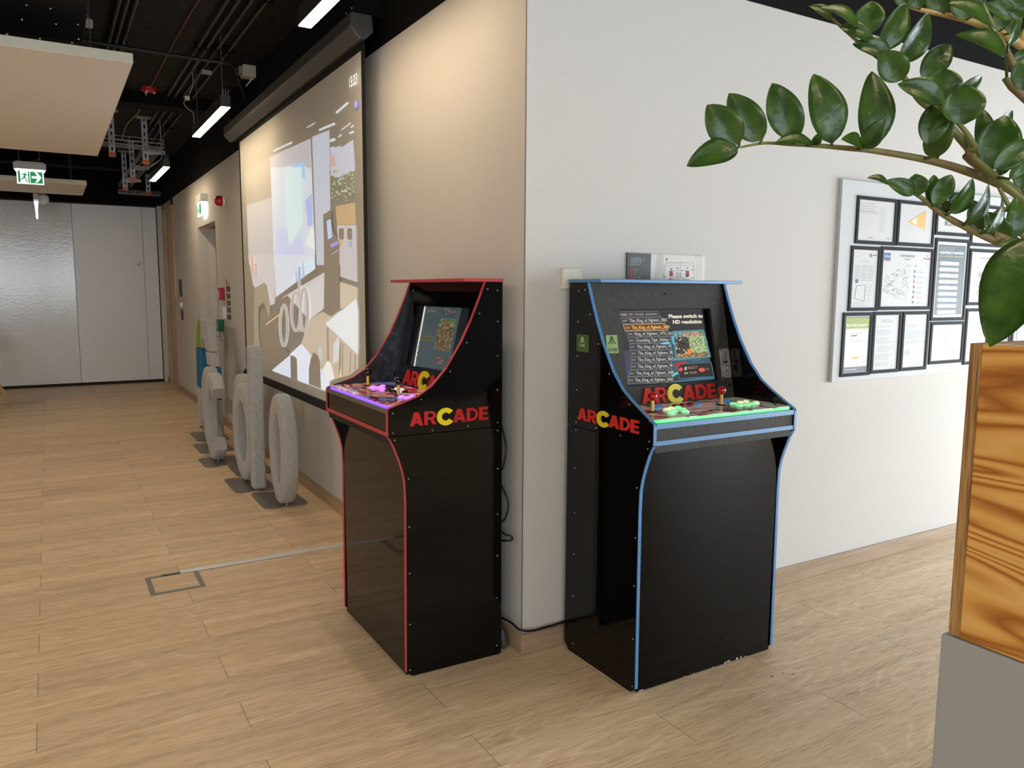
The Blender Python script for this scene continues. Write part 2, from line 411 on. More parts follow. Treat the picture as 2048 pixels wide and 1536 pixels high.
def arcade_letters(name, O, X, Y, N, width, height, parent, thick=.006, mr=None, my=None):
    """the word in raised letters; the big round third letter is yellow; one part per letter"""
    X, Y, N, O = Vector(X), Vector(Y), Vector(N), Vector(O)
    tot = sum(BLK[c][0] for c in 'ARCADE')+.07*5; sx = width/tot; x = 0
    for c in 'ARCADE':
        w, polys = BLK[c]; mb = MB()
        for i_, pl in enumerate(polys):
            mb.prism([O + X*((x+a)*sx) + Y*(b*height) for a, b in pl], N*(thick*(1+.012*i_)))
        o = mb.build(name, my if c == 'C' else mr, parent)
        if c == 'C': o['label'] = 'round yellow letter C'
        x += w+.07

# ------------------------------------------------------------------ room shell
CEIL = 3.35; WT = 2.80
struct('floor', MB().box((-6.5, -7, -.1), (7, 12.2, 0)), M_floor)
struct('ceiling', MB().box((-6.5, -7, CEIL), (7, 12.2, CEIL+.15)), M_slab)
# right-hand wall (plane y=0) and left-hand wall (plane x=0), painted up to 2.8 m, black above
struct('wall_right', MB().box((0, 0, 0), (7, .12, WT)), M_wall)
struct('trim_1', MB().box((-.002, -.002, WT), (7, .12, CEIL)), M_black)
mb = MB()
mb.box((0, .12, 0), (.12, 6.51, WT)); mb.box((0, 6.51, 2.24), (.12, 7.68, WT)); mb.box((0, 7.68, 0), (.12, 9.74, WT)); mb.box((0, 10.76, 0), (.12, 11.3, WT))
struct('wall_left', mb, M_wall)
struct('trim_2', MB().box((-.002, .12, WT), (.12, 12.2, CEIL)), M_black)
# splayed recess in the left-hand wall
mb = MB(); mb.prism([(.12, 7.68, 0), (.45, 9.30, 0), (.53, 9.30, 0), (.20, 7.66, 0)], (0, 0, 2.24))
mb.box((.12, 6.40, 0), (1.6, 6.51, 2.24)); mb.box((.45, 9.3, 0), (1.7, 9.4, 2.24)); mb.box((1.6, 6.4, 0), (1.7, 9.4, 2.24))
struct('wall_recess', mb, M_wallplain)
struct('trim_3', MB().box((.12, 6.4, 2.24), (1.7, 9.4, 2.32)), mat('shaded_soffit', rgb(120, 116, 110), .8))  # recess ceiling coloured grey to carry its unlit shade
struct('trim_4', MB().box((-.004, .0, .0), (.004, .004, WT)).box((-.004, -.004, .10), (.004, .004, WT)), M_wallplain)
# skirting
BB = .0857
struct('baseboard_right', MB().box((-.015, -.015, 0), (7, 0, BB)), M_base, bevel=.002)
mb = MB(); mb.box((-.015, 0, 0), (0, 6.51, BB)); mb.box((-.015, 7.68, 0), (0, 9.74, BB)); mb.box((-.015, 10.80, 0), (0, 11.05, BB))
struct('baseboard_left', mb, M_base, bevel=.002)
# far wood-trimmed door in the left-hand wall
d = struct('door_1', MB().box((.015, 9.78, .0), (.055, 10.70, 2.70)), M_oak)
struct('door_frame', MB().box((-.02, 10.68, 0), (.12, 10.78, 2.78)).box((-.02, 9.74, 0), (.12, 9.79, 2.78)).box((-.02, 9.74, 2.70), (.12, 10.78, 2.78)), M_oak, d)
# other sides of the room
struct('wall_far_left', MB().box((-6.6, -7, 0), (-6.5, 12.2, CEIL)), mat('grey_paint', rgb(150, 148, 144), .8))
def window_wall(name, axis, pos, lo, hi, wins, z0, z1):
    mb = MB()
    def bx(a0, a1, zz0, zz1):
        if axis == 'y': mb.box((a0, pos, zz0), (a1, pos-.12, zz1))
        else: mb.box((pos, a0, zz0), (pos+.12, a1, zz1))
    bx(lo, hi, 0, z0); bx(lo, hi, z1, CEIL)
    e = [lo]+[q for w in wins for q in w]+[hi]
    for i in range(0, len(e), 2): bx(e[i], e[i+1], z0, z1)
    struct(name, mb, mat('dim_office_wall', rgb(66, 64, 62), .8))
wb_ = [(x-1.05, x+1.05) for x in (-5.2, -2.9, -0.6)]
window_wall('wall_back', 'y', -7.0, -6.5, 7.0, wb_, .85, 2.85)
wr_ = [(y-.95, y+.95) for y in (-5.6, -3.4, -1.2)]
window_wall('wall_far_right', 'x', 5.6, -7.0, -.001, wr_, .10, 2.05)
k = 1
for a, b in wb_:
    w = struct('window_%d' % k, MB().box((a, -7.04, .85), (a+.05, -6.98, 2.85)).box((b-.05, -7.04, .85), (b, -6.98, 2.85)).box((a, -7.04, .85), (b, -6.98, .90)).box((a, -7.04, 2.80), (b, -6.98, 2.85)).box(((a+b)/2-.03, -7.04, .85), ((a+b)/2+.03, -6.98, 2.85)), M_blackmetal); k += 1
for a, b in wr_:
    w = struct('window_%d' % k, MB().box((5.58, a, .10), (5.64, a+.05, 2.05)).box((5.58, b-.05, .10), (5.64, b, 2.05)).box((5.58, a, .10), (5.64, b, .15)).box((5.58, a, 2.0), (5.64, b, 2.05)), M_blackmetal); k += 1
# sliding partition at the end of the hall
PD = 11.05
mb = MB(); mb.box((-6.5, PD, .045), (-1.252, PD+.1, 2.762)); mb.cur = 1
mb.box((-1.244, PD, .045), (-.292, PD+.1, 2.762)); mb.box((-.284, PD, .045), (-.085, PD+.1, 2.762))
struct('wall_partition_core', MB().box((-6.5, PD+.03, .046), (-.09, PD+.085, 2.76)), M_wallplain)
part_ = struct('wall_partition', mb, [M_partition, M_partition2])
struct('trim_5', MB().box((-6.5, PD+.01, 0), (-.06, PD+.09, .045)).box((-.085, PD+.01, 0), (-.072, PD+.09, 2.79)).box((-6.5, PD+.02, 2.762), (-.07, PD+.09, 2.80)), mat('black_rubber_seal', rgb(12, 12, 12), .7))
struct('trim_6', MB().box((-.070, PD-.03, 0), (-.0, PD+.09, 2.79)), M_wallplain)
struct('trim_7', MB().box((-6.5, PD-.02, 2.79), (0, PD+.3, CEIL)), M_black)
# small angle mark on the partition
mb = MB(); a = Vector((-.385, PD-.002, 1.862))
mb.box(a, a+Vector((.05, -.006, .007))); mb.prism([a+Vector((0, 0, 0)), a+Vector((.008, 0, 0)), a+Vector((.050, 0, .055)), a+Vector((.042, 0, .055))], (0, -.006, 0))
tag(mb.build('hook', M_blackmetal), 'small black angle-shaped hook on the glossy white partition', 'hook')

# ------------------------------------------------------------------ arcade cabinets
W_, DB, TS = .745, .08, .016
def make_cabinet(name, label, loc, rz, db, zf, colr, trimcol, body, redc, balls, lower_mat):
    """local frame: X across (viewer's left to right), -Y towards the viewer, Z up"""
    root = thing(name, label, 'arcade machine', loc, rz)
    mt = mat(trimcol+'_edge_trim', colr, .35)
    prof_up = [(.155, 1.533), (.184, 1.460), (.220, 1.378), (.260, 1.300), (.325, 1.200), (.385, 1.137), (.440, 1.102), (.500, (1.077+zf)/2+.012), (.562, zf), (.565, zf-.006), (.565, .959)]
    prof_lo = [(.563, .956), (.542, .920), (.522, .868), (.508, .825), (.499, .780), (.496, .70), (.500, .024), (.478, .004)]
    sides = []
    for sx in (0, W_-TS):
        up = [(sx, -d, z) for d, z in prof_up] + [(sx, -db, .959), (sx, -db, 1.533)]
        lo = [(sx, -d, z) for d, z in prof_lo] + [(sx, -db-(.03 if db < .06 else .006), .0), (sx, -db, .03 if db < .06 else .006), (sx, -db, .956)]
        mb = MB(); mb.prism(up, (TS, 0, 0)); s_ = mb.build('upper_side_panel', body, root); sides.append(s_)
        mb = MB(); mb.prism(lo, (TS, 0, 0)); mb.build('lower_side_panel', lower_mat, root)
        # coloured T-moulding along the front edge
        for seq, nm in ((prof_up, 'edge_trim'), (prof_lo[:-1], 'edge_trim')):
            mb = MB(); e = .0015; n = len(seq); t = .0035; vs = []
            for i, (d, z) in enumerate(seq):
                a = seq[max(i-1, 0)]; b = seq[min(i+1, n-1)]; td, tz = b[0]-a[0], b[1]-a[1]; l = math.hypot(td, tz)
                nd, nz = -tz/l, td/l
                for X_, off in ((sx+.0015, -.001), (sx+TS-.0015, -.001), (sx+TS-.0015, t), (sx+.0015, t)):
                    vs.append((X_, -(d+nd*off), z+nz*off))
            fs = [(i*4+k, i*4+(k+1) % 4, (i+1)*4+(k+1) % 4, (i+1)*4+k) for i in range(n-1) for k in range(4)]
            fs += [(3, 2, 1, 0), tuple(4*(n-1)+k for k in range(4))]
            mb.add(vs, fs); mb.build(nm, mt, root)
    MB().box((-.004, -db+.002, 1.533), (W_+.004, -.250, 1.546)).build('visor', mt, root, bevel=.002)
    # bezel plane from (d .150, z 1.53) to (d .250, z 1.045)
    P0 = Vector((0, -.150, 1.532)); P1 = Vector((0, -.250, 1.047)); Dn = (P1-P0); Lb = Dn.length; Dn.normalize()
    Nf = Vector((0, Dn.z, -Dn.y)) if False else Vector((1, 0, 0)).cross(-Dn); 
    if Nf.y > 0: Nf = -Nf
    def bp(s, t, o=0): return P0 + Vector((s, 0, 0)) + Dn*t + Nf*o       # s across, t down the slope
    return root, mt, bp, Lb, Dn, Nf, sides

def slope_box(mb, bp, s0, s1, t0, t1, o0, o1):
    q = [bp(s0, t0, o0), bp(s1, t0, o0), bp(s1, t1, o0), bp(s0, t1, o0)]
    n = bp(0, 0, 1)-bp(0, 0, 0); mb.prism(q, n*(o1-o0))

def finish_cabinet(root, mt, bp, Lb, Dn, Nf, db, zf, body, bezel_mat, op, colr, redm, yelm, text_box, kit):
    T = TS+.001
    # bezel with rectangular opening op = (s0, s1, t0, t1)
    s0, s1, t0, t1 = op
    mb = MB()
    slope_box(mb, bp, T, W_-T, 0, t0, -.012, 0); slope_box(mb, bp, T, W_-T, t1, Lb, -.012, 0)
    slope_box(mb, bp, T, s0, t0, t1, -.012, 0); slope_box(mb, bp, s1, W_-T, t0, t1, -.012, 0)
    mb.build('bezel', bezel_mat, root)
    mb = MB(); w = .006
    slope_box(mb, bp, s0-w, s0, t0-w, t1+w, -.055, -.012); slope_box(mb, bp, s1, s1+w, t0-w, t1+w, -.055, -.012)
    slope_box(mb, bp, s0, s1, t0-w, t0, -.055, -.012); slope_box(mb, bp, s0, s1, t1, t1+w, -.055, -.012)
    mb.build('screen_well', M_darkin, root)
    # lettering under the screen
    arcade_letters('letter', bp(text_box[0], text_box[3], .0005), (1, 0, 0), -Dn, Nf, text_box[1]-text_box[0], text_box[3]-text_box[2], root, .006, redm, yelm)
    # side lettering, visible outer side
    # box under the control deck
    MB().box((T, -.562, .972), (W_-T, -.548, zf-.018)).build('front_panel', kit['front'], root)
    MB().box((T, -.560, .930), (W_-T, -.545, .956)).build('front_lip', kit['lip'], root)
    MB().box((T, -.566, .957), (W_-T, -.546, .973)).build('front_trim', mt, root)
    MB().box((T, -.5665, zf-.019), (W_-T, -.545, zf-.001)).build('front_trim', kit['top_trim'], root)
    MB().box((T, -.548, .945), (W_-T, -db-.02, .955)).build('underside', M_darkin, root)
    MB().box((T, -.4962, .006), (W_-T, -.482, .944)).build('lower_front_panel', kit['lower'], root)
    MB().box((T, -db-.003, .01), (W_-T, -db-.015, 1.53)).build('back_panel', M_darkin, root)
    # deck board
    zp = kit['zp']
    MB().box((T, -.545, zf-.014), (W_-T, -.256, zp-.016)).build('deck_board', M_matteblack, root)
    return zp

def side_screws(root, sx, sgn):
    pts = [(.103, 1.500), (.101, 1.379), (.101, 1.243), (.101, 1.107), (.100, .975), (.1, .943), (.147, 1.505), (.183, 1.411), (.238, 1.299), (.310, 1.190),
           (.431, 1.090), (.546, 1.045), (.546, .972), (.540, .944), (.385, .968), (.233, .972), (.098, .787), (.099, .599), (.099, .424), (.099, .245), (.1, .04),
           (.486, .791), (.485, .603), (.485, .42), (.486, .215), (.488, .03)]
    for d, z in pts:
        MB().lathe([(.0034, 0), (.0030, .0012), (0, .0018)], (sx, -d, z), (sgn, 0, 0), 10).build('screw', M_screw, root)

def joystick(root, s, d, z, ballm, shaftm):
    st = MB().lathe([(.0065, 0), (.0065, .042), (.0045, .046)], (s, -d, z)).build('joystick', shaftm, root)
    MB().lathe([(.020, 0), (.020, .002), (.008, .004)], (s, -d, z)).build('dust_washer', M_darkin, st)
    MB().ball((s, -d, z+.060), .0175, 20).build('ball_knob', ballm, st)

# ---- blue cabinet on the right-hand wall
BLUE = rgb(86, 138, 190); BX, BZF = .183, 1.036
M_redA = mat('red_letter', rgb(214, 52, 44), .6, spec=.2); M_yelA = mat('yellow_letter', rgb(240, 214, 30), .35)
root, mt, bp, Lb, Dn, Nf, sides = make_cabinet('arcade_cabinet', 'wide black arcade cabinet with blue edging and red ball joysticks against the right wall', (BX, 0, 0), 0, .04, BZF, BLUE, 'blue', M_gloss, None, None, M_gloss)
blue_root = root
OPB = (.152, .647, .105, .415)
kit = dict(front=M_matteblack, lip=M_matteblack, top_trim=mt, lower=mat('black_gloss_front', rgb(8, 6, 4), .09, spec=.17, bump=(2.2, .05, .03)), zp=1.050)
zp = finish_cabinet(root, mt, bp, Lb, Dn, Nf, .04, BZF, M_gloss, M_matteblack, OPB, BLUE, M_redA, M_yelA, (.212, .620, .428, .490), kit)
arcade_letters('letter', (-.0005, -.115, .990), (0, -1, 0), (0, 0, 1), (-1, 0, 0), .378, .048, root, .004, M_redA, M_yelA)
side_screws(root, 0, -1)
for s, t in ((.03, .12), (.045, .30)):
    pass
# control panel plate of the blue cabinet
M_artb = art_mat('pastel_deck_artwork', [rgb(214, 214, 206), rgb(222, 196, 190), rgb(226, 224, 212), rgb(70, 110, 120), rgb(150, 60, 56), rgb(196, 216, 190), rgb(214, 206, 200), rgb(220, 210, 200)], 5, .06, 1.0, stretch=(1, 1.4, 1))
def rrect(x0, y0, x1, y1, r, n=5):
    out = []
    for cx, cy, a in ((x1-r, y1-r, 0), (x0+r, y1-r, 90), (x0+r, y0+r, 180), (x1-r, y0+r, 270)):
        for i in range(n+1):
            q = math.radians(a+90*i/n); out.append((cx+r*math.cos(q), cy+r*math.sin(q)))
    return out
def plate(root, art, glow, zp, x0=.020, x1=.725):
    mb = MB(); mb.prism([(a, b, zp-.003) for a, b in rrect(x0, -.556, x1, -.262, .02)], (0, 0, .003)); cp = mb.build('control_panel', art, root)
    mb = MB(); q = rrect(x0-.001, -.557, x1+.001, -.261, .02); n = len(q)
    mb.prism([(a, b, zp-.013) for a, b in q], (0, 0, .0095)); mb.build('glowing_acrylic_edge', glow, cp)
    return cp
M_glowg = mat('green_lit_acrylic', rgb(120, 220, 140), .15, emit=(.10, 1.0, .22), estr=.42)
plate(root, M_artb, M_glowg, zp)
M_rball = mat('red_ball', rgb(178, 14, 24), .08, coat=.5); M_ysh = mat('yellow_shaft', rgb(238, 196, 60), .35)
M_osh = mat('amber_shaft', rgb(236, 170, 80), .35)
joystick(root, .127, .412, zp, M_rball, M_ysh); joystick(root, .488, .408, zp, M_rball, M_osh)
M_btn = {'g': mat('green_lit_button', rgb(170, 240, 180), .2, emit=(.25, 1.0, .45), estr=.28), 'w': mat('cream_lit_button', rgb(226, 226, 170), .2, emit=(.8, .9, .5), estr=.3),
         'b': mat('blue_button', rgb(56, 110, 160), .2, emit=(.05, .2, .5), estr=.2), 'r': mat('dark_red_button', rgb(130, 30, 30), .2)}
def button(root, s, d, z, m_, r=.0145):
    b_ = MB().lathe([(r, 0), (r, .004), (r*.93, .0055), (r*.78, .0055)], (s, -d, z)).build('push_button', m_, root)
    MB().lathe([(r*.76, .004), (r*.74, .0085), (r*.5, .0095), (0, .0095)], (s, -d, z)).build('plunger', m_, b_)
for s, d, c_ in [(.190, .350, 'b'), (.228, .338, 'b'), (.205, .405, 'w'), (.240, .392, 'w'), (.277, .388, 'g'), (.262, .432, 'g'), (.200, .452, 'g'), (.232, .478, 'g'), (.162, .478, 'g'),
                 (.300, .350, 'r'), (.340, .345, 'r'), (.380, .345, 'r'), (.420, .352, 'b'),
                 (.548, .350, 'b'), (.590, .342, 'b'), (.548, .415, 'g'), (.602, .402, 'w'), (.640, .398, 'w'), (.534, .462, 'g'), (.572, .466, 'g'), (.618, .455, 'g'), (.652, .440, 'w')]:
    button(root, s, d, zp, M_btn[c_])
# bezel extras: coin acceptor, holes, square sticker with the maker's mark
ca = MB(); slope_box(ca, bp, .668, .726, .282, .408, 0, .0025)
coin = ca.build('coin_acceptor', mat('brushed_silver', rgb(196, 190, 178), .35, metal=.55, noise=(30, rgb(170, 164, 154), .4, .6)), root, bevel=.001)
coin['label'] = 'silver coin plate'
mb = MB(); slope_box(mb, bp, .698, .7005, .295, .328, .0025, .0035); mb.build('coin_slot', M_darkin, coin)
mb = MB(); slope_box(mb, bp, .684, .712, .336, .343, .0025, .0035); mb.build('nameplate', M_darkin, coin)
MB().lathe([(.010, 0), (.010, .004), (.006, .008), (0, .008)], bp(.705, .366, .0025), Nf).build('return_button', M_steel, coin)
mb = MB(); mb.prism([bp(.685, .385, .0025), bp(.698, .385, .0025), bp(.696, .352, .0025), bp(.689, .352, .0025)], Nf*.004); mb.build('coin_return', M_steel, coin)
for s, t in ((.673, .287), (.721, .287), (.673, .403), (.721, .403)):
    MB().lathe([(.0028, 0), (.0028, .001), (0, .0018)], bp(s, t, .0025), Nf, 8).build('screw', M_darkin, coin)
for s, t, r in ((.398, .042, .007), (.630, .437, .009), (.708, .440, .008)):
    MB().lathe([(r, 0), (r*.9, .001), (r*.6, .001), (r*.55, 0), (0, 0)], bp(s, t, .0002), Nf, 14).build('drilled_hole', M_darkin, root)
mb = MB(); slope_box(mb, bp, .068, .124, .208, .280, 0, .0015)
stk = mb.build('square_sticker', mat('green_sticker', rgb(140, 168, 96), .5), root); stk['label'] = 'green square sticker with a black mark'
def prongs(mb, O, X, Y, N, s, th=.0006):
    """three-pronged mark, unit height s"""
    O, X, Y, N = Vector(O), Vector(X), Vector(Y), Vector(N)
    def q(pl): mb.prism([O+X*(a*s)+Y*(b*s) for a, b in pl], N*th)
    q([(-.06, 0), (.06, 0), (.06, 1), (-.06, 1)])
    cur = [(.10, 1.0), (.11, .72), (.17, .46), (.30, .24), (.50, .06)]
    wid = [.10, .10, .115, .13, .14]
    for sg in (1, -1):
        for i in range(4):
            (a, b), (c_, d_) = cur[i], cur[i+1]
            if i == 0: pl = [(a*sg, b), ((a+wid[i])*sg, b), ((c_+wid[i+1])*sg, d_+.03), (c_*sg, d_)]
            else: pl = [(a*sg, b), ((a+wid[i])*sg, b+.03), ((c_+wid[i+1])*sg, d_+.05), (c_*sg, d_-.0)]
            q(pl)
mb = MB(); prongs(mb, bp(.096, .246, .0015), (1, 0, 0), -Dn, Nf, .032)
put_text(mb, 'ATARI', bp(.096, .273, .0021), (1, 0, 0), -Dn, .046, .013, .02, center=True)
mb.build('printed_mark', M_blacktext, stk)
# side badge: plain green plaque with the white mark
mb = MB(); mb.box((0, -.100, 1.262), (-.004, -.178, 1.330)); bd = mb.build('side_badge', mat('dark_green_badge', rgb(74, 106, 50), .5), root); bd['label'] = 'plain dark green badge'
mb = MB(); prongs(mb, (-.004, -.139, 1.298), (0, -1, 0), (0, 0, 1), (-1, 0, 0), .022)
put_text(mb, 'ATARI', (-.0047, -.139, 1.283), (0, -1, 0), (0, 0, 1), .032, .010, .02, center=True)
mb.build('printed_mark', mat('cream_ink', rgb(232, 230, 205), .5), bd)
# chipped paint along the bottom edge
mb = MB(); rr = random.Random(3)
for s, w, h in [(.47, .010, .008), (.485, .012, .010), (.50, .007, .006), (.535, .012, .010), (.56, .008, .010), (.30, .006, .004), (.25, .009, .003), (.58, .02, .003), (.40, .012, .003), (.02, .03, .004)]:
    mb.prism([(s, -.4963, .006), (s+w, -.4963, .007), (s+w*.8, -.4963, .006+h), (s+w*.3, -.4963, .006+h*.7)], (0, -.0008, 0))
mb.build('chipped_edge', mat('bare_chipboard', rgb(214, 200, 170), .8), root)
# the display of the blue cabinet: picture drawn on its own plane 2 cm behind the bezel
def disp_plane(root, bp, off):
    Mx = Matrix.Translation(root.location) @ Matrix.Rotation(root.rotation_euler[2], 4, 'Z')
    P = Mx @ bp(0, 0, off); n = (Mx.to_3x3() @ (bp(0, 0, 1)-bp(0, 0, 0)))
    inv = Mx.inverted(); D0 = bp(0, 1)-bp(0, 0)
    def tr(u, v):
        q = inv @ on_plane(u, v, P, n); r_ = q-bp(0, 0, off); return r_.x, r_.dot(D0)      # (s, t)
    return tr
OFFD = -.020
tr = disp_plane(root, bp, OFFD)
def crop(u0, v0, k): return lambda a, b: (u0+a/k, v0+b/k)
cB = crop(1210, 600, 6.827)
mb = MB(); mb.col = (.008, .008, .010); slope_box(mb, bp, .140, .624, .094, .428, OFFD-.006, OFFD-.0004)
LAY = [0]
def dpoly(mb, pts, col, cr, bp, trf, off):
    LAY[0] += 1; mb.col = col; q = [bp(*trf(*cr(*p_)), off+.00005*LAY[0]) for p_ in pts]
    mb.add(q, [tuple(range(len(q)))])
def dline(mb, pts, col, w, *a):
    for (x0, y0), (x1, y1) in zip(pts[:-1], pts[1:]):
        dx, dy = x1-x0, y1-y0; l = math.hypot(dx, dy) or 1; nx, ny = -dy/l*w/2, dx/l*w/2
        dpoly(mb, [(x0+nx, y0+ny), (x1+nx, y1+ny), (x1-nx, y1-ny), (x0-nx, y0-ny)], col, *a)
def dtext(mb, s, p0, p1, h, col, cr, bp, trf, off, bold=.01):
    LAY[0] += 1; mb.col = col; a = Vector(trf(*cr(*p0))); b = Vector(trf(*cr(*p1))); d = b-a; w = d.length; d /= w
    c_ = Vector(trf(*cr(p0[0], p0[1]-h))); hh = abs((c_-a).y)
    O = bp(a.x, a.y, off+.00005*LAY[0]); X = bp(d.x, d.y)-bp(0, 0); Y = bp(-d.y*-1, -1)-bp(0, 0); Y = bp(0, -1)-bp(0, 0)
    put_text(mb, s, O, X, Y, w, hh, bold)
A_ = (cB, bp, tr, OFFD)
grey = (.30, .30, .29); dimg = (.10, .10, .105)
dpoly(mb, [(140, 130), (1310, 120), (1490, 1090), (285, 1170)], (.045, .042, .043), *A_)
dpoly(mb, [(200, 700), (330, 690), (400, 1150), (290, 1165)], (.06, .07, .12), *A_)
dpoly(mb, [(880, 480), (1340, 400), (1400, 560), (1430, 840), (1150, 860), (960, 1060), (700, 1140), (520, 1150), (900, 900)], (.05, .10, .13), *A_)
rws = [(150, 165, 735, 240, 'TIME: 99  PAGE: 002/041', 0), (215, 250, 800, 330, 'The_King_of_Fighters_2002', 1), (245, 335, 835, 425, 'The_King_of_Fighters_2003', 2), (285, 428, 870, 510, 'King_of_Fighters_10Th_Uni', 1), (305, 515, 885, 598, 'Crouching_Tiger_Hidden', 1),
       (325, 603, 905, 688, 'The_King_of_Fighters_97', 1), (338, 692, 915, 775, 'The_King_of_Fighters_98', 1), (345, 780, 915, 863, 'The_King_of_Fighters_98-Combo', 1), (345, 870, 915, 955, 'The_King_of_Fighters_99', 1), (335, 960, 925, 1048, 'The_King_of_Fighters_2000', 1), (318, 1052, 935, 1142, 'The_King_of_Fighters_2001', 1)]
nums = ['', '0007', '0008', '0009', '0010', '0011', '0012', '0013', '0014', '0015', '0016']
for i, (x0, y0, x1, y1, s, kind) in enumerate(rws):
    sk = 28 if i < 5 else (14 if i < 7 else (0 if i < 9 else -20))
    box_ = [(x0, y0), (x1-20, y0-12), (x1+sk-10, y1-14), (x0+sk, y1-4)]
    col = (.75, .55, .35) if kind == 2 else (.22, .22, .21)
    dpoly(mb, box_, (.16, .06, .015) if kind == 2 else (.05, .052, .056), *A_)
    dline(mb, box_+[box_[0]], col, 5, *A_)
    tc_ = (1.0, .55, .20) if kind == 2 else ((.55, .52, .46) if kind else (.42, .36, .27))
    if kind: 
        dtext(mb, nums[i], (x0+sk*.7+12, y1-30), (x0+sk*.7+72, y1-32), 28, (.35, .33, .28), *A_)
        L_ = {22: 440, 23: 470, 25: 515, 29: 590}.get(len(s), 500)
        dtext(mb, s, (x0+sk*.7+100, y1-26), (x0+sk*.7+100+L_, y1-26-L_*.025), 44, tc_, *A_, .012)
    else: dtext(mb, s, (x0+45, y1-24), (x1-30, y1-34), 30, tc_, *A_)
for s, p0, p1 in (('Please switch to', (865, 250), (1328, 242)), ('HD resolution', (922, 326), (1312, 318))):
    dtext(mb, s, p0, p1, 50, (1.0, .93, .72), *A_, .022)
# preview picture: plain blurry patches
dpoly(mb, [(915, 425), (1340, 405), (1440, 780), (960, 830)], (.10, .26, .28), *A_)
px_ = random.Random(11)
c00, c10, c11, c01 = (935, 455), (1335, 430), (1400, 770), (975, 795)
def bil(a, b):
    return tuple((c00[i]*(1-a)+c10[i]*a)*(1-b)+(c01[i]*(1-a)+c11[i]*a)*b for i in (0, 1))
NX, NY = 22, 18
for i in range(NX):
    for j in range(NY):
        a, b = i/NX, j/NY
        if b < .12: col = (.30, .16, .09) if .3 < a < .9 else (.15, .22, .20)
        elif b > .80: col = (.26, .15, .07)
        elif a < .45: col = (.06, .05, .045)
        else: col = (.24, .34, .16)
        k_ = px_.random(); col = tuple(min(1, c_*(.5+1.3*k_)) for c_ in col)
        if px_.random() < .14: col = (.50, .42, .24)
        if abs(a-.42) < .06 and abs(b-.72) < .10: col = (.85, .22, .05)
        dpoly(mb, [bil(a, b), bil(a+1/NX, b), bil(a+1/NX, b+1/NY), bil(a, b+1/NY)], col, *A_)
        LAY[0] -= 1
dpoly(mb, [(980, 880), (1440, 850), (1480, 1045), (1000, 1075)], (.035, .03, .03), *A_)
dline(mb, [(980, 880), (1440, 850), (1480, 1045), (1000, 1075), (980, 880)], (.10, .28, .36), 6, *A_)
dtext(mb, 'SELECT', (1115, 945), (1255, 935), 34, (.40, .24, .12), *A_); dtext(mb, 'PAGE', (1145, 1010), (1245, 1004), 30, (.40, .24, .12), *A_); dtext(mb, 'OK', (1365, 962), (1415, 958), 32, (.28, .16, .10), *A_)
def disc(cx, cy, rx, ry, n=14): return [(cx+rx*math.cos(2*PI*i/n), cy+ry*math.sin(2*PI*i/n)) for i in range(n)]
dpoly(mb, disc(1025, 950, 27, 27), (.80, .08, .07), *A_); dpoly(mb, disc(1312, 955, 44, 28), (.75, .10, .06), *A_)
dpoly(mb, [(1090, 910), (1106, 936), (1072, 938)], (.8, .75, .7), *A_); dpoly(mb, [(1090, 962), (1106, 944), (1072, 945)], (.8, .75, .7), *A_)
dpoly(mb, [(1072, 1000), (1088, 985), (1088, 1016)], (.8, .75, .7), *A_); dpoly(mb, [(1120, 1000), (1104, 985), (1104, 1016)], (.8, .75, .7), *A_)
for pl, col in (([(740, 590), (860, 570), (880, 600), (780, 610)], (.20, .55, .75)), ([(890, 500), (925, 490), (940, 620), (915, 600)], (.12, .40, .60)), ([(900, 1030), (980, 980), (985, 1010), (905, 1050)], (.20, .55, .60)),
                ([(925, 870), (1100, 820), (1085, 850), (960, 940)], (.35, .05, .05)), ([(1140, 850), (1200, 815), (1330, 800), (1230, 840)], (.06, .14, .18)), ([(905, 1110), (1480, 1040), (1488, 1075), (900, 1130)], (.05, .16, .22))):
    dpoly(mb, pl, col, *A_)
mb.build('display', M_display, root)

# ---- red cabinet on the left-hand wall
PINK = rgb(196, 62, 72); RZF = 1.062
root, mt, bp, Lb, Dn, Nf, sides = make_cabinet('arcade_cabinet', 'narrow-looking glossy black arcade cabinet with red edging and black ball joysticks, left of the corner', (0, .787, 0), -PI/2, .08, RZF, PINK, 'red', M_gloss, None, None, M_gloss)
red_root = root
M_silver = mat('silver_trim', rgb(150, 146, 138), .2, metal=.8)
kit = dict(front=M_gloss, lip=M_darkin, top_trim=M_silver, lower=M_gloss, zp=1.074)
OPR = (.115, .640, .105, .380)
M_red2 = mat('red_letter_dark', rgb(200, 30, 34), .35)
zp = finish_cabinet(root, mt, bp, Lb, Dn, Nf, .08, RZF, M_gloss, M_gloss, OPR, PINK, M_red2, M_yelA, (.125, .62, .400, .466), kit)
# side lettering on the side facing the room corner (local +X side)
arcade_letters('letter', (W_+.0005, -.480, .992), (0, 1, 0), (0, 0, 1), (1, 0, 0), .335, .052, root, .004, M_red2, mat('bright_yellow_letter', rgb(250, 232, 20), .35))
side_screws(root, W_, 1)
mb = MB(); mb.prism([(TS, -d, z) for d, z in [(.157, 1.528), (.186, 1.458), (.222, 1.376), (.262, 1.298), (.327, 1.198), (.387, 1.135), (.442, 1.100), (.54, 1.075), (.26, 1.05)]], (.0012, 0, 0)); mb.build('inner_liner', M_liner, root)
M_artr = art_mat('purple_deck_artwork', [rgb(40, 50, 90), rgb(120, 130, 190), rgb(50, 18, 50), rgb(190, 40, 90), rgb(220, 170, 150), rgb(90, 30, 90), rgb(190, 70, 40), rgb(230, 215, 200)], 5, .14, 1.2, stretch=(1, 1.6, 1))
M_glowp = mat('violet_lit_acrylic', rgb(130, 90, 240), .15, emit=(.20, .08, 1.0), estr=.9)
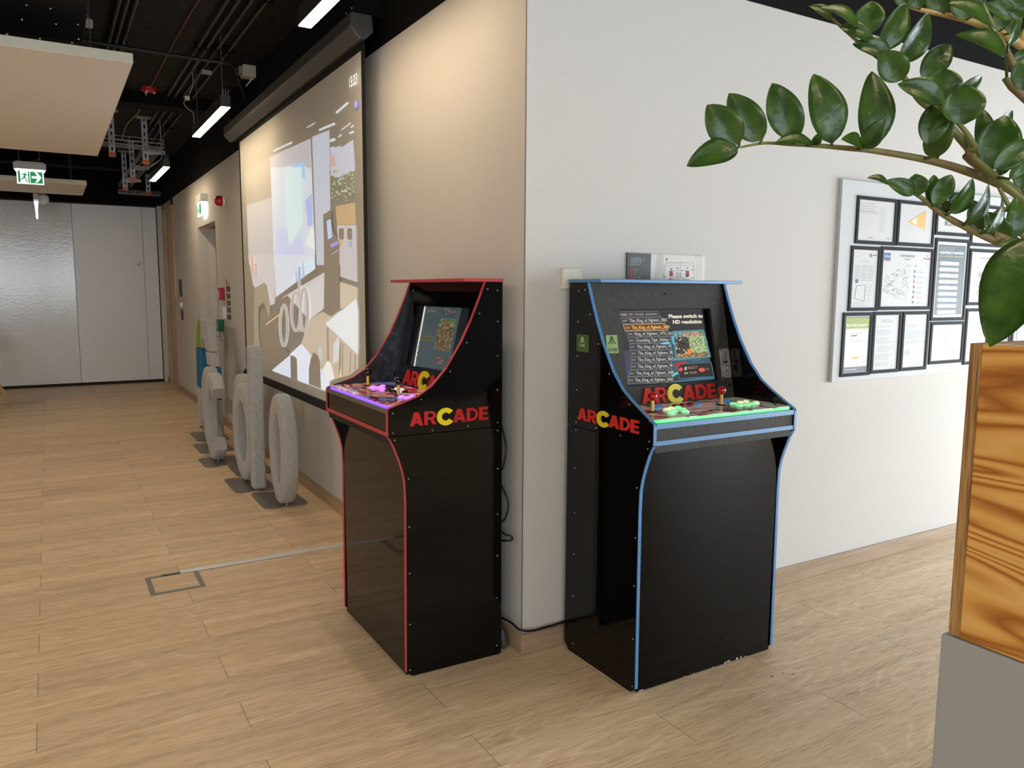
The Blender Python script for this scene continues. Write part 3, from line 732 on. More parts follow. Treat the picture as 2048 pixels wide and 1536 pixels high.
plate(root, M_artr, M_glowp, zp)
M_bball = mat('black_ball', rgb(6, 6, 6), .05, coat=.5)
joystick(root, .122, .413, zp, M_bball, M_ysh); joystick(root, .494, .420, zp, M_bball, M_ysh)
M_bp = {'p': mat('violet_lit_button', rgb(190, 120, 250), .2, emit=(.5, .2, 1.0), estr=.6), 'k': mat('black_button', rgb(8, 8, 10), .2), 'w': mat('white_button', rgb(240, 236, 236), .25, emit=(.8, .7, .8), estr=.25)}
for s, d, c_ in [(.19, .37, 'p'), (.23, .36, 'k'), (.27, .36, 'k'), (.31, .35, 'w'), (.345, .345, 'w'), (.20, .42, 'p'), (.24, .41, 'p'), (.28, .405, 'p'), (.33, .40, 'k'), (.375, .395, 'k'), (.42, .36, 'k'),
                 (.555, .385, 'p'), (.60, .37, 'k'), (.64, .365, 'k'), (.55, .43, 'p'), (.59, .42, 'p'), (.63, .415, 'p'), (.67, .41, 'k')]:
    button(root, s, d, zp, M_bp[c_])
MB().lathe([(.004, 0), (.003, .001), (0, .0015)], bp(.045, .035, .0005), Nf, 10).build('screw', M_screw, root)
# narrow frame rails left of its display and the display itself
mb = MB()
for s in (.118, .134, .150): slope_box(mb, bp, s, s+.008, .106, .379, -.05, -.018)
mb.build('screen_rail', M_blackmetal, root)
mb = MB(); slope_box(mb, bp, .166, .172, .106, .379, -.030, -.016); mb.build('screen_edge', mat('bright_screen_edge', rgb(220, 222, 220), .4, emit=(.8, .85, .8), estr=.3), root)
OFFR = -.020
tr = disp_plane(root, bp, OFFR); cR = crop(760, 540, 7.877); A_ = (cR, bp, tr, OFFR)
mb = MB(); mb.col = (.02, .025, .03); slope_box(mb, bp, .160, .638, .106, .379, OFFR-.006, OFFR-.0004); LAY[0] = 0
dpoly(mb, [(700, 580), (1290, 598), (1075, 1590), (470, 1500)], (.12, .18, .20), *A_)
def quadc(fr, col, w=0):
    c00, c10, c11, c01 = (700, 580), (1290, 598), (1060, 1620), (465, 1510)
    def bl(a, b): return tuple((c00[i]*(1-a)+c10[i]*a)*(1-b)+(c01[i]*(1-a)+c11[i]*a)*b for i in (0, 1))
    a0, b0, a1, b1 = fr; q = [bl(a0, b0), bl(a1, b0), bl(a1, b1), bl(a0, b1)]
    if w: dline(mb, q+[q[0]], col, w, *A_)
    else: dpoly(mb, q, col, *A_)
for j in range(9):
    b = .14+.085*j
    if j == 4: quadc((.10, b, .46, b+.07), (.38, .34, .12), 8); quadc((.13, b+.015, .42, b+.055), (.26, .18, .05))
    else: quadc((.10, b+.02, .40, b+.045), (.20, .17, .17)); quadc((.10, b, .45, b+.065), (.17, .22, .23), 3)
quadc((.08, .02, .40, .11), (.18, .24, .25), 5); quadc((.12, .045, .34, .085), (.38, .26, .20))
for i in range(14):
    for j in range(16):
        a0, b0 = .52+.42*i/14, .18+.50*j/16; kk = px_.random()
        col = (.36, .25, .13) if kk < .5 else (.20, .12, .06)
        if j < 3 and kk > .4: col = (.18, .30, .08)
        if kk > .86: col = (.60, .50, .34)
        quadc((a0, b0, a0+.03, b0+.031), col); LAY[0] -= 1
quadc((.52, .18, .94, .68), (.36, .44, .30), 4)
for i in range(10):
    for j in range(5):
        if px_.random() > .4: a0, b0 = .56+.34*i/10, .02+.11*j/5; quadc((a0, b0, a0+.03, b0+.02), (.50, .30, .22) if px_.random() > .5 else (.12, .06, .05)); LAY[0] -= 1
quadc((.52, .74, .97, .94), (.16, .26, .30), 5)
for i in range(7):
    for j in range(3):
        if px_.random() > .35: a0, b0 = .58+.34*i/7, .78+.12*j/3; quadc((a0, b0, a0+.036, b0+.030), [(.55, .10, .08), (.55, .40, .10), (.16, .12, .34)][px_.randrange(3)]); LAY[0] -= 1
mb.build('display', M_display_dim, root)

# scratches stay out; cords behind the red cabinet
def cord(name, pts, r, m_, label, cat='cord', sub=6):
    # Catmull-Rom through the points
    P = [Vector(p) for p in pts]; P = [P[0]*2-P[1]]+P+[P[-1]*2-P[-2]]; out = []
    for i in range(1, len(P)-2):
        for k_ in range(sub):
            t = k_/sub; a, b, c_, d_ = P[i-1:i+3]
            out.append(.5*((2*b)+(c_-a)*t+(2*a-5*b+4*c_-d_)*t*t+(3*b-a-3*c_+d_)*t**3))
    out.append(P[-2]); o = MB().tube(out, r, 8).build(name, m_)
    if label: tag(o, label, cat)
    return o, out
cord('power_cord', [(-.060, .09, .97), (-.058, .055, .90), (-.062, .040, .86), (-.068, .05, .79), (-.066, .10, .74), (-.062, .07, .70), (-.055, .040, .66), (-.054, .034, .62), (-.06, .05, .57), (-.064, .10, .53), (-.058, .06, .505), (-.040, .032, .500), (-.036, .034, .482), (-.055, .06, .475), (-.062, .12, .46)], .0042, M_cable,
     'black cord hanging in loops down the back of the red-edged arcade cabinet', 'cord')
cord('mains_cable', [(-.03, .30, .10), (-.030, .14, .112), (-.028, .05, .120), (-.024, -.020, .114), (.03, -.030, .103), (.10, -.026, .101), (.16, -.024, .102), (.24, -.022, .108), (.30, -.022, .140), (.34, -.022, .22)], .0048, M_cable,
     'thin black cable running around the wall corner above the skirting board', 'cable')
pl = thing('mains_plug', 'dark grey inline plug lying by the skirting behind the red-edged cabinet', 'plug', (-.048, .072, 0))
MB().tube([(0, 0, .006), (.0, .0, .02), (-.004, .004, .05), (-.006, .008, .085)], [.012, .019, .020, .010], 12).build('plug_body', mat('dark_grey_rubber', rgb(66, 64, 62), .5), pl)
MB().tube([(-.006, .008, .085), (-.012, .02, .12), (-.016, .05, .14)], .004, 8).build('lead', M_cable, pl)

# ------------------------------------------------------------------ floor box, cable strip, crumbs
fb = thing('floor_box', 'grey rectangular floor socket frame set in the planks', 'floor socket', (-1.14, 1.56, 0))
M_fb = mat('grey_frame', rgb(124, 124, 120), .45, metal=.1)
mb = MB(); a, b, c_, d_, w = -.128, .128, -.135, .135, .024
mb.box((a, c_, 0), (b, c_+w, .003)); mb.box((a, d_-w, 0), (b, d_, .003)); mb.box((a, c_+w, 0), (a+w, d_-w, .003)); mb.box((b-w, c_+w, 0), (b, d_-w, .003)); mb.build('frame', M_fb, fb)
MB().box((a+w, c_+w, 0), (b-w, d_-w, .0015)).build('lid', M_floor, fb)
MB().box((-.05, d_-w+.003, .003), (.06, d_-.002, .006)).build('cable_flap', mat('dark_flap', rgb(60, 60, 58), .4), fb)
mb = MB(); mb.prism([(-1.10, 1.672, .003), (-.02, 1.684, .0), (-.02, 1.728, .0), (-1.10, 1.712, .003)], (0, 0, .007))
tag(mb.build('cable_cover', mat('aluminium_strip', rgb(222, 222, 222), .38, metal=.2), None, bevel=.002), 'long silver cable cover strip from floor socket to the left wall', 'cable cover')
for i, (x, y) in enumerate([(.744, -.663), (.80, -.668), (.832, -.692)]):
    mb = MB(); s = .006 if i != 1 else .004; mb.prism([(x, y, .0005), (x+s*1.6, y+.001, .0005), (x+s*1.2, y+s, .0005), (x+.001, y+s*.7, .0005)], (0, 0, .002))
    tag(mb.build('wood_chip', mat('brown_chip', rgb(120, 78, 44), .8)), 'tiny brown chip on the floor to the right of the blue-edged cabinet', 'chip', 'chips on the floor beside the blue-edged cabinet')

# ------------------------------------------------------------------ felt letters on plates
def sweep_ring(cx, cy, cz, ry, rz_, hw, T, a0=0, a1=360, n=56):
    """ring in the y-z plane with a rounded rectangular section; angle 0 = -y side (towards the corner), ccw up"""
    sec = [(x_*1.0, y_*1.0) for x_, y_ in rrect(-hw, -T/2, hw, T/2, min(hw, T/2)*.45, 3)]
    m_ = len(sec); closed = abs(a1-a0) >= 359.9; cnt = n if closed else n+1; vs = []
    for i in range(cnt):
        q = math.radians(a0+(a1-a0)*i/n)
        for (r_, t_) in sec: vs.append((cx+t_, cy-(ry-hw+r_)*math.cos(q), cz+(rz_-hw+r_)*math.sin(q)))
    fs = []
    for i in range(cnt if closed else cnt-1):
        j = (i+1) % cnt
        for k_ in range(m_): fs.append((i*m_+k_, i*m_+(k_+1) % m_, j*m_+(k_+1) % m_, j*m_+k_))
    mb = MB(); mb.add(vs, fs, True)
    if not closed: mb.add(vs[:m_], [tuple(range(m_))]); mb.add(vs[-m_:], [tuple(reversed(range(m_)))])
    return mb
def base_plate(root, cx, y0, y1, hx=.15):
    mb = MB(); cy = (y0+y1)/2; q = []
    for a, b in [(-hx, y0+.04), (-hx+.03, y0+.005), (-hx+.09, y0), (-.03, y0+.035), (.03, y0+.035), (hx-.09, y0+.01), (hx-.02, y0), (hx, y0+.03),
                 (hx, y1-.03), (hx-.03, y1), (hx-.09, y1), (.03, y1-.03), (-.03, y1-.03), (-hx+.09, y1-.01), (-hx+.02, y1), (-hx, y1-.03)]:
        q.append((cx+a, b, .002))
    mb.prism(q, (0, 0, .008)); mb.build('base_plate', M_plate, root, bevel=.002)
def felt(letter, cx, cy, label, plate_y, w, pcx=None):
    root = thing('felt_letter', label, 'letter', (0, 0, 0), 0, None); T = .098
    if letter == 'o': sweep_ring(cx, cy, .405, w/2, .382, .068, T).build('letter_body', M_felt, root)
    if letter == 'c': sweep_ring(cx, cy, .40, w/2, .378, .070, T, 44, 316).build('letter_body', M_felt, root)
    if letter == 'd':
        b_ = sweep_ring(cx, cy+.06, .40, w/2, .378, .070, T); b_.build('letter_body', M_felt, root)
        mb = MB(); y = cy-w/2+.06; mb.box((cx-T/2, y-.055, .025), (cx+T/2, y+.055, 1.09)); mb.build('stem', M_felt, root, bevel=.022, seg=4)
    MB().lathe([(.008, .008), (.008, .05)], (cx, cy-.04, 0)).build('peg', M_steel, root)
    MB().lathe([(.008, .008), (.008, .05)], (cx, cy+.04, 0)).build('peg', M_steel, root)
    base_plate(root, (pcx or cx), *plate_y); return root
felt('o', -.275, 2.735, 'grey felt letter o, nearest of the row, on a grey floor plate', (2.68, 3.15), .455)
felt('d', -.343, 3.50, 'grey felt letter d with tall upright stem, second nearest of the row', (3.22, 3.70), .66, -.36)
felt('o', -.240, 4.16, 'grey felt letter o partly hidden behind the tall felt d', (3.76, 4.18), .50)
felt('c', -.420, 4.45, 'grey felt letter c in front, its opening facing the arcade cabinets', (4.20, 4.60), .60, -.41)
felt('c', -.350, 5.05, 'grey felt letter c squeezed between the front c and the tall letter A', (4.84, 5.30), .56)
root = thing('felt_letter', 'tall felt letter A in lime green, blue and grey, farthest of the row', 'letter')
T = .086; ax = -.24
def yz(pl): return [(ax-T/2, a, b) for a, b in pl]
for nm, pl, m_ in [('grey_crown', [(5.62, 1.19), (5.98, 1.19), (5.98, .88), (5.90, .99), (5.80, .99), (5.72, .88), (5.46, .88), (5.55, 1.12)], M_felt),
                   ('green_corner', [(5.985, 1.19), (6.12, 1.18), (6.20, 1.10), (6.30, .88), (5.985, .88)], M_feltg),
                   ('blue_far_leg', [(6.03, .875), (6.305, .875), (6.34, .45), (6.10, .45)], M_feltb), ('grey_far_foot', [(6.105, .445), (6.345, .445), (6.36, .05), (6.16, .05)], M_felt),
                   ('grey_near_leg', [(5.455, .875), (5.715, .875), (5.66, .74), (5.36, .74)], M_felt), ('blue_near_leg', [(5.355, .735), (5.655, .735), (5.62, .42), (5.34, .42)], M_feltb),
                   ('grey_near_foot', [(5.34, .415), (5.62, .415), (5.60, .05), (5.35, .05)], M_felt), ('crossbar', [(5.56, .45), (6.09, .45), (6.09, .33), (5.50, .33)], M_felt)]:
    mb = MB(); mb.prism(yz(pl), (T, 0, 0)); o = mb.build('felt_section', m_, root, bevel=.015, seg=3)
    o['label'] = {'M': 'grey felt section'}.get('x', 'lime green felt section' if m_ is M_feltg else 'blue felt section' if m_ is M_feltb else 'grey felt section')
MB().lathe([(.012, .008), (.012, .07)], (ax, 5.48, 0)).build('peg', M_steel, root); MB().lathe([(.012, .008), (.012, .07)], (ax, 6.25, 0)).build('peg', M_steel, root)
base_plate(root, -.28, 5.44, 5.97); 
MB().box((ax-.03, 5.98, .002), (ax+.03, 6.36, .010)).build('base_rail', M_plate, root)

# ------------------------------------------------------------------ projection screen
root = thing('projection_screen', 'large projection screen showing a webcam view of the room, hung on the left wall', 'projection screen', (0, 0, 0))
SX = -.10
cloth = MB(); cloth.col = (0, 0, 0.001)
cloth.box((SX, 1.545, .775), (SX+.002, 4.640, 2.775)); LAY[0] = 1
mb = cloth
def spoly(pts, col, cr):
    LAY[0] += 1; mb.col = col; e = SX-.00012*LAY[0]
    q = [on_x(*cr(*p_), SX) for p_ in pts]; q = [Vector((e, min(max(p_.y, 1.56), 4.63), min(max(p_.z, .785), 2.765))) for p_ in q]
    mb.add(q, [tuple(range(len(q)))])
def sline(pts, col, w, cr):
    for (x0, y0), (x1, y1) in zip(pts[:-1], pts[1:]):
        dx, dy = x1-x0, y1-y0; l = math.hypot(dx, dy) or 1; nx, ny = -dy/l*w/2, dx/l*w/2
        spoly([(x0+nx, y0+ny), (x1+nx, y1+ny), (x1-nx, y1-ny), (x0-nx, y0-ny)], col, cr); LAY[0] -= 1
    LAY[0] += 1
c2 = crop(470, 260, 5.689); c3 = crop(470, 510, 4.955); c1 = crop(440, 0, 4.8)
DK = (.0, .0, .001)
# wall in the picture (pale), lower and left
spoly([(110, 480), (400, 300), (860, 95), (1075, 0), (1085, 910), (1015, 960), (1020, 1536), (160, 1536), (130, 900)], (.18, .16, .13), c2)
spoly([(880, 75), (1075, 0), (1085, 910), (1015, 960), (1010, 1536), (930, 1536)], (.42, .50, .66), c2)
spoly([(130, 860), (430, 760), (440, 1536), (160, 1536)], (.42, .42, .46), c2)
spoly([(130, 0), (390, 0), (400, 460), (890, 170), (895, 520), (735, 645), (520, 400), (360, 500), (180, 300)], (.50, .50, .55), c3)
spoly([(735, 300), (895, 180), (895, 520), (735, 645)], (.58, .58, .63), c3)
# picture within the picture
spoly([(400, 310), (860, 95), (920, 1536), (445, 1536)], (.58, .70, .84), c2)
spoly([(400, 310), (860, 95), (868, 440), (680, 380), (560, 420), (410, 430)], (.40, .42, .50), c2)
spoly([(640, 400), (790, 365), (800, 560), (690, 500)], (.22, .58, .92), c2)
spoly([(560, 430), (760, 420), (770, 1060), (610, 1320), (580, 900)], (.62, .86, .90), c2)
spoly([(800, 800), (880, 720), (890, 1080), (830, 1100)], (.30, .44, .88), c2)
spoly([(470, 1120), (600, 1120), (620, 1340), (760, 1180), (800, 1536), (450, 1536)], (.50, .58, .92), c2)
spoly([(860, 1120), (905, 1110), (912, 1370), (800, 1310)], (.80, .88, .95), c2)
spoly([(390, 0), (800, 0), (800, 130), (405, 420)], (.62, .70, .86), c3)
spoly([(540, 300), (640, 80), (800, 0), (805, 140)], (.60, .84, 1.0), c3)
spoly([(625, 130), (650, 110), (655, 240), (628, 260)], (.20, .36, .82), c3)
for q in ([(600, 160), (618, 155), (622, 260), (604, 270)], [(668, 80), (685, 70), (690, 220), (672, 235)]): spoly(q, (.36, .46, .70), c3)
sline([(866, 95), (925, 1536)], DK, 7, c2); sline([(800, 0), (806, 140), (400, 450)], DK, 14, c3); sline([(808, 150), (400, 470)], DK, 22, c3)
# lamp reflections in the picture
for a, b, w, col in (((440, 243), (650, 140), 16, (1, 1, 1)),): sline([a, b], col, w, c2)
for a, b, w in (((955, 1250), (1108, 1185), 20), ((1118, 1085), (1235, 985), 22), ((1245, 1280), (1290, 1265), 20), ((1060, 1355), (1110, 1335), 26), ((1060, 1430), (1100, 1415), 18), ((1170, 1250), (1260, 1180), 10), ((1142, 1320), (1168, 1290), 14), ((840, 1225), (918, 1178), 8), ((515, 1450), (695, 1368), 16), ((1262, 1225), (1290, 1205), 14)):
    sline([a, b], (.62, .70, .78), w, c1)
# far corner with plant, planter, lockers
spoly([(1090, 210), (1210, 180), (1220, 200), (1350, 110), (1372, 460), (1180, 540), (1095, 520)], (.40, .46, .64), c2)
spoly([(1085, 280), (1110, 270), (1120, 420), (1090, 430)], (.55, .25, .30), c2); spoly([(1118, 290), (1140, 300), (1152, 410), (1128, 415)], (.60, .22, .20), c2)
gr = random.Random(5)
for i in range(130):
    a = 1100+gr.random()*270; b = 480+gr.random()*340; l = 14+gr.random()*34; w = 5+gr.random()*8; t_ = -1.57+gr.uniform(-.8, .8)
    x1, y1 = a+math.cos(t_)*l, b+math.sin(t_)*l; nx, ny = -math.sin(t_)*w, math.cos(t_)*w
    spoly([(a, b), ((a+x1)/2+nx, (b+y1)/2+ny), (x1, y1), ((a+x1)/2-nx, (b+y1)/2-ny)], [(.16, .26, .05), (.04, .07, .0), (.40, .50, .36), (.26, .36, .14), DK][gr.randrange(5)], c2); LAY[0] -= .9
spoly([(1155, 870), (1378, 825), (1388, 1075), (1170, 1080)], (.42, .24, .07), c2)
spoly([(1170, 1085), (1390, 1080), (1400, 1536), (1200, 1536)], (.44, .44, .50), c2)
spoly([(1050, 0), (1215, 0), (1222, 270), (1052, 215)], (.44, .44, .50), c3)
for x_ in (1192, 1288): spoly([(x_+8, 1120), (x_+50, 1118), (x_+58, 1140), (x_+58, 1235), (x_+48, 1250), (x_+12, 1248), (x_, 1225), (x_, 1140)], DK, c2)
spoly([(1200, 1250), (1238, 1248), (1240, 1315), (1205, 1312)], (.60, .34, .10), c2); spoly([(1308, 1270), (1348, 1268), (1346, 1325), (1310, 1335)], (.20, .20, .65), c2)
# arcade machine in the picture
spoly([(1015, 960), (1110, 920), (1120, 1130), (1205, 1280), (1200, 1536), (1030, 1536)], DK, c2)
spoly([(900, 0), (1045, 0), (1055, 545), (960, 610), (890, 560)], DK, c3)
spoly([(1055, 1035), (1100, 1015), (1120, 1220), (1070, 1245)], (.40, .60, .92), c2); spoly([(1095, 1305), (1180, 1262), (1200, 1290), (1115, 1340)], (.24, .16, .95), c2)
sline([(1110, 1420), (1210, 1350)], (.5, .4, .35), 8, c2)
# floor, tables
spoly([(1052, 265), (1225, 325), (1225, 430), (1055, 545)], (.52, .44, .32), c3)
spoly([(735, 650), (880, 560), (960, 610), (1055, 545), (1235, 985), (1235, 1120), (1150, 1190), (1000, 1230), (865, 1150), (740, 960), (668, 880)], (.46, .38, .30), c3)
spoly([(905, 680), (1215, 430), (1230, 560), (1232, 990)], (.76, .84, .90), c3)
spoly([(372, 1145), (668, 880), (740, 960), (945, 1240), (945, 1360), (900, 1345)], (.74, .82, 1.0), c3)
for x0, y0, x1, y1, w in ((930, 720, 935, 1050, 18), (1055, 860, 1050, 1180, 20), (1080, 880, 1075, 1200, 12), (1160, 950, 1150, 1170, 10), (1205, 985, 1200, 1140, 12)): sline([(x0, y0), (x1, y1)], (.12, .10, .10), w, c3)
spoly([(1035, 795), (1050, 870), (1040, 1040), (985, 1080), (985, 900)], (.62, .66, .70), c3)
spoly([(850, 890), (870, 920), (875, 1060), (830, 960)], (.44, .56, .56), c3)
spoly([(560, 995), (600, 1000), (625, 1030), (630, 1245), (565, 1220)], DK, c3)
spoly([(790, 962), (830, 990), (855, 1060), (865, 1325), (745, 1280), (745, 1120), (765, 1020)], DK, c3)
spoly([(930, 1050), (960, 1070), (1000, 1225), (950, 1250), (878, 1140)], (.84, .88, .90), c3)
spoly([(1048, 1210), (1060, 1120), (1072, 1205)], (.85, .65, .15), c3); spoly([(305, 935), (325, 920), (342, 1010)], (.62, .42, .18), c3)
# letters in the picture
def oval_line(cx, cy, rx, ry, col, w):
    p_ = disc(cx, cy, rx, ry, 26); sline(p_+[p_[0]], col, w, c3)
spoly([(205, 330), (300, 270), (330, 300), (365, 520), (350, 640), (300, 470), (245, 520), (245, 740), (262, 900), (200, 900), (195, 600)], (.14, .13, .08), c3)
spoly([(345, 640), (380, 515), (410, 520), (470, 570), (470, 880), (560, 990), (372, 1145), (270, 1120), (320, 800)], DK, c3)
for cx, cy, rx, ry in ((498, 700, 36, 200), (618, 560, 44, 190), (700, 540, 36, 210)):
    oval_line(cx, cy, rx, ry, (.30, .29, .29), 30); oval_line(cx, cy, rx+14, ry+14, (.70, .70, .72), 5); oval_line(cx, cy, rx-14, ry-14, (.60, .58, .58), 4)
sline([(648, 240), (668, 760)], (.42, .42, .44), 26, c3)
sline([(318, 690), (470, 580)], (.62, .40, .14), 14, c3)
for i in range(6): spoly([(205+i % 2*10, 90+i*22), (232, 85+i*22), (234, 100+i*22), (207+i % 2*10, 105+i*22)], (.35, .25, .25), c3)
spoly([(178, 40), (195, 20), (198, 180), (184, 190)], (.62, .22, .14), c3)
# clock and blue disc
LAY[0] += 2; mb.col = (1.6, 1.6, 1.6)
p0 = on_x(*c1(1262, 835), SX); p1 = on_x(*c1(1336, 800), SX)
put_text(mb, '15:23', (SX-.0005-.00012*LAY[0], p0.y, p1.z-.03+.03), (0, -1, 0), (0, 0, 1), p0.y-p1.y, .056, .006)
spoly(disc(1325, 1005, 15, 40), (.10, .14, 1.0), c1); spoly([(1316, 1000), (1334, 990), (1334, 998), (1316, 1008)], (.4, .5, 1.0), c1)
mb.build('screen_cloth', M_proj, root)
M_border = mat('black_screen_border', rgb(10, 10, 11), .8)
MB().box((SX-.0005, 4.640, .775), (SX+.0025, 4.690, 2.84)).box((SX-.0005, 1.495, .775), (SX+.0025, 1.545, 2.84)).box((SX-.0005, 1.545, 2.775), (SX+.0025, 4.640, 2.84)).build('black_border', M_border, root)
MB().box((SX-.012, 1.48, .715), (SX+.016, 4.705, .775)).build('bottom_bar', M_border, root, bevel=.006)
MB().ball((SX, 4.715, .745), .022, 12).build('end_cap', M_border, root)
mb = MB(); prof = [(-.192, 2.862), (-.186, 2.935), (-.07, 2.935), (-.062, 2.85), (-.10, 2.815), (-.140, 2.803)]
mb.prism([(a, 1.45, b) for a, b in prof], (0, 3.42, 0)); mb.build('roller_case', M_case, root, bevel=.006)
for y in (1.52, 4.70):
    b_ = MB().box((-.17, y-.06, 2.935), (-.002, y+.06, 3.24)).build('ceiling_bracket', M_black, root)
    for dy in (-.045, .045):
        for z in (2.96, 3.20): MB().ball((-.171, y+dy, z), .005, 8).build('bolt', M_screw, b_)

# ------------------------------------------------------------------ hanging lamps
def lamp(y0, y1, label):
    x = -.442; r = thing('pendant_lamp', label, 'pendant lamp', (x, (y0+y1)/2, 2.8), 0, 'linear lamps hung along the left wall'); hy = (y1-y0)/2
    MB().box((-.034, -hy, .004), (.034, hy, .085)).build('lamp_housing', M_lamp, r, bevel=.002)
    MB().box((-.031, -hy+.003, 0), (.031, hy-.003, .006)).build('diffuser', M_led, r)
    for sy in (-hy+.10, hy-.10):
        c_ = MB().tube([(0, sy, .12), (0, sy, CEIL-2.8)], .0012, 5).build('suspension_wire', M_cablew, r)
        MB().lathe([(.004, 0), (.004, .03)], (0, sy, .085), seg=8).build('wire_grip', M_steel, c_)
    mb = MB(); q = [(0, -hy+.07+.022*math.sin(t/8*2*PI), .112+.03*math.cos(t/8*2*PI)) for t in range(17)]
    q = [(p_[0]+.002*i, p_[1], p_[2]) for i, p_ in enumerate(q)]; mb.tube(q, .0022, 6); mb.build('cable_loop', M_cablew, r)
    return r
lamp(.10, 1.41, 'lit linear pendant lamp nearest the room corner, cut by the top edge')
lamp(-3.21, -1.90, 'unseen linear pendant lamp added to extend the wall row, overhead beside the viewer')  # row carried on out of view, added to brighten the floor by the corner
lamp(3.43, 4.74, 'lit linear pendant lamp hanging in front of the far end of the screen')
lamp(6.70, 8.02, 'lit linear pendant lamp farthest away beside the metal cable trays')

def added_room_lamp(cx, cy, along_x, label):  # unseen lamps added to brighten the floor and the room
    r = thing('pendant_lamp', label, 'pendant lamp', (cx, cy, 2.8), 0 if not along_x else PI/2, 'unseen linear lamps added over the open office')
    MB().box((-.05, -.75, .004), (.05, .75, .085)).build('lamp_housing', M_lamp, r, bevel=.002)
    MB().box((-.047, -.747, 0), (.047, .747, .006)).build('diffuser', M_led2, r)
    for sy in (-.6, .6): MB().tube([(0, sy, .085), (0, sy, CEIL-2.8-.001)], .0012, 5).build('suspension_wire', M_cablew, r)
for cx, cy in ((-3.4, -4.4), (-3.4, -2.0), (-3.9, .4), (-4.3, 3.2), (-4.3, 6.5)): added_room_lamp(cx, cy, False, 'unseen linear lamp added to brighten the floor, left of the viewer')
for cx, cy in ((.6, -5.4),): added_room_lamp(cx, cy, True, 'unseen linear lamp added to brighten the floor, behind the viewer')

# ------------------------------------------------------------------ ceiling rafts
def raft(x0, x1, y0, y1, z, label):
    r = thing('acoustic_raft', label, 'ceiling panel', ((x0+x1)/2, (y0+y1)/2, z), 0, 'white acoustic rafts')
    hx, hy = (x1-x0)/2, (y1-y0)/2
    MB().box((-hx, -hy, 0), (hx, hy, .05)).build('panel', M_raft, r, bevel=.003)
    mb = MB(); 
    for a, b in (((-hx-.001, -hy-.002, .002), (hx+.001, -hy, .052)), ((-hx, hy, .002), (hx, hy+.002, .052)), ((hx, -hy, .002), (hx+.002, hy, .052)), ((-hx-.002, -hy, .002), (-hx, hy, .052))): mb.box(a, b)
    mb.build('edge_band', M_raftedge, r)
    for sx in (-hx+.15, hx-.15):
        for sy in (-hy+(1.0 if hy > 1 else .3), hy-.3): MB().tube([(sx, sy, .05), (sx, sy, CEIL-z-.001)], .0015, 5).build('suspension_wire', M_cablew, r)
raft(-3.55, -1.14, 2.36, 5.97, 2.75, 'large white acoustic ceiling raft at the upper left')
raft(-3.55, -1.14, 8.42, 9.71, 2.75, 'narrow-looking white acoustic raft behind the hanging exit sign')

# ------------------------------------------------------------------ exit signs and wall equipment
M_green = mat('exit_green', rgb(20, 140, 84), .4, emit=rgb(20, 150, 90), estr=.25)
M_signw = mat('exit_white', rgb(240, 250, 245), .4, emit=(.86, 1, .94), estr=.45)
def sign_face(root, x0, x1, z0, z1, y, n=-1):
    """pictogram panel in an x-z plane: runner left, arrow right"""
    panel = MB().box((x0, y, z0), (x1, y+.008, z1)).build('lit_panel', M_signw, root)
    w, h = x1-x0, z1-z0; mb = MB()
    def g(pl): mb.prism([(x0+a*w, y-.0005, z0+b*h) for a, b in pl], (0, -.0015, 0))
    g([(.50, .08), (.95, .08), (.95, .86), (.50, .86)]); g([(.05, .10), (.13, .10), (.13, .88), (.05, .88)]); g([(.42, .08), (.47, .08), (.47, .88), (.42, .88)])
    # runner
    g([(.30, .74), (.34, .74), (.34, .82), (.30, .82)]); g([(.24, .42), (.31, .42), (.35, .70), (.27, .70)]); g([(.18, .60), (.29, .66), (.29, .70), (.17, .65)]); g([(.31, .66), (.40, .56), (.42, .60), (.33, .70)])
    g([(.27, .44), (.32, .42), (.39, .14), (.36, .12)]); g([(.25, .46), (.28, .40), (.22, .28), (.12, .28), (.12, .33), (.20, .34)])
    mb.build('green_pictogram', M_green, panel)
    mb = MB()
    def wq(pl): mb.prism([(x0+a*w, y-.0022, z0+b*h) for a, b in pl], (0, -.001, 0))
    wq([(.55, .40), (.78, .40), (.78, .56), (.55, .56)]); wq([(.91, .48), (.76, .82), (.66, .82), (.78, .52), (.78, .44), (.66, .14), (.76, .14)])
    mb.build('white_arrow', M_signw, panel)
r = thing('exit_sign', 'hanging green and white running-man exit sign with arrow to the right', 'exit sign', (-1.71, 7.0, 2.56))
M_greyh = mat('grey_sign_housing', rgb(178, 178, 174), .4)
MB().box((-.145, -.03, .150), (.145, .03, .215)).build('housing', M_greyh, r, bevel=.003)
MB().box((-.125, -.02, .215), (.125, .02, .225)).build('top_rail', M_white, r)
sign_face(r, -.12, .12, .0, .15, -.004)
mb = MB(); mb.prism([(-.145, -.004, .155), (.145, -.004, .155), (.125, -.004, .12), (-.125, -.004, .12)], (0, .012, 0)); mb.build('panel_shoulder', M_signw, r)
for sx in (-.09, .09): MB().tube([(sx, 0, .225), (sx, 0, CEIL-2.56)], .0018, 5).build('suspension_wire', M_cablew, r)
MB().tube([(.02, 0, .228), (.07, 0, .25), (.09, .0, .27)], .004, 6).build('red_lead', M_red, r)
r = thing('emergency_light', 'edge-on lit emergency sign hanging in front of the partition', 'emergency light', (-1.69, 9.9, 2.45))
MB().box((-.03, -.12, .22), (.03, .12, .30)).build('housing', M_greyh, r, bevel=.003)
mb = MB(); mb.prism([(-.028, -.12, .20), (.028, -.12, .20), (.018, -.12, .12), (.012, -.12, -.02), (-.012, -.12, -.02), (-.018, -.12, .12)], (0, .24, 0)); mb.build('lit_panel', M_signw, r)
MB().tube([(0, 0, .30), (0, 0, CEIL-2.45)], .003, 6).build('suspension_wire', M_cablew, r)
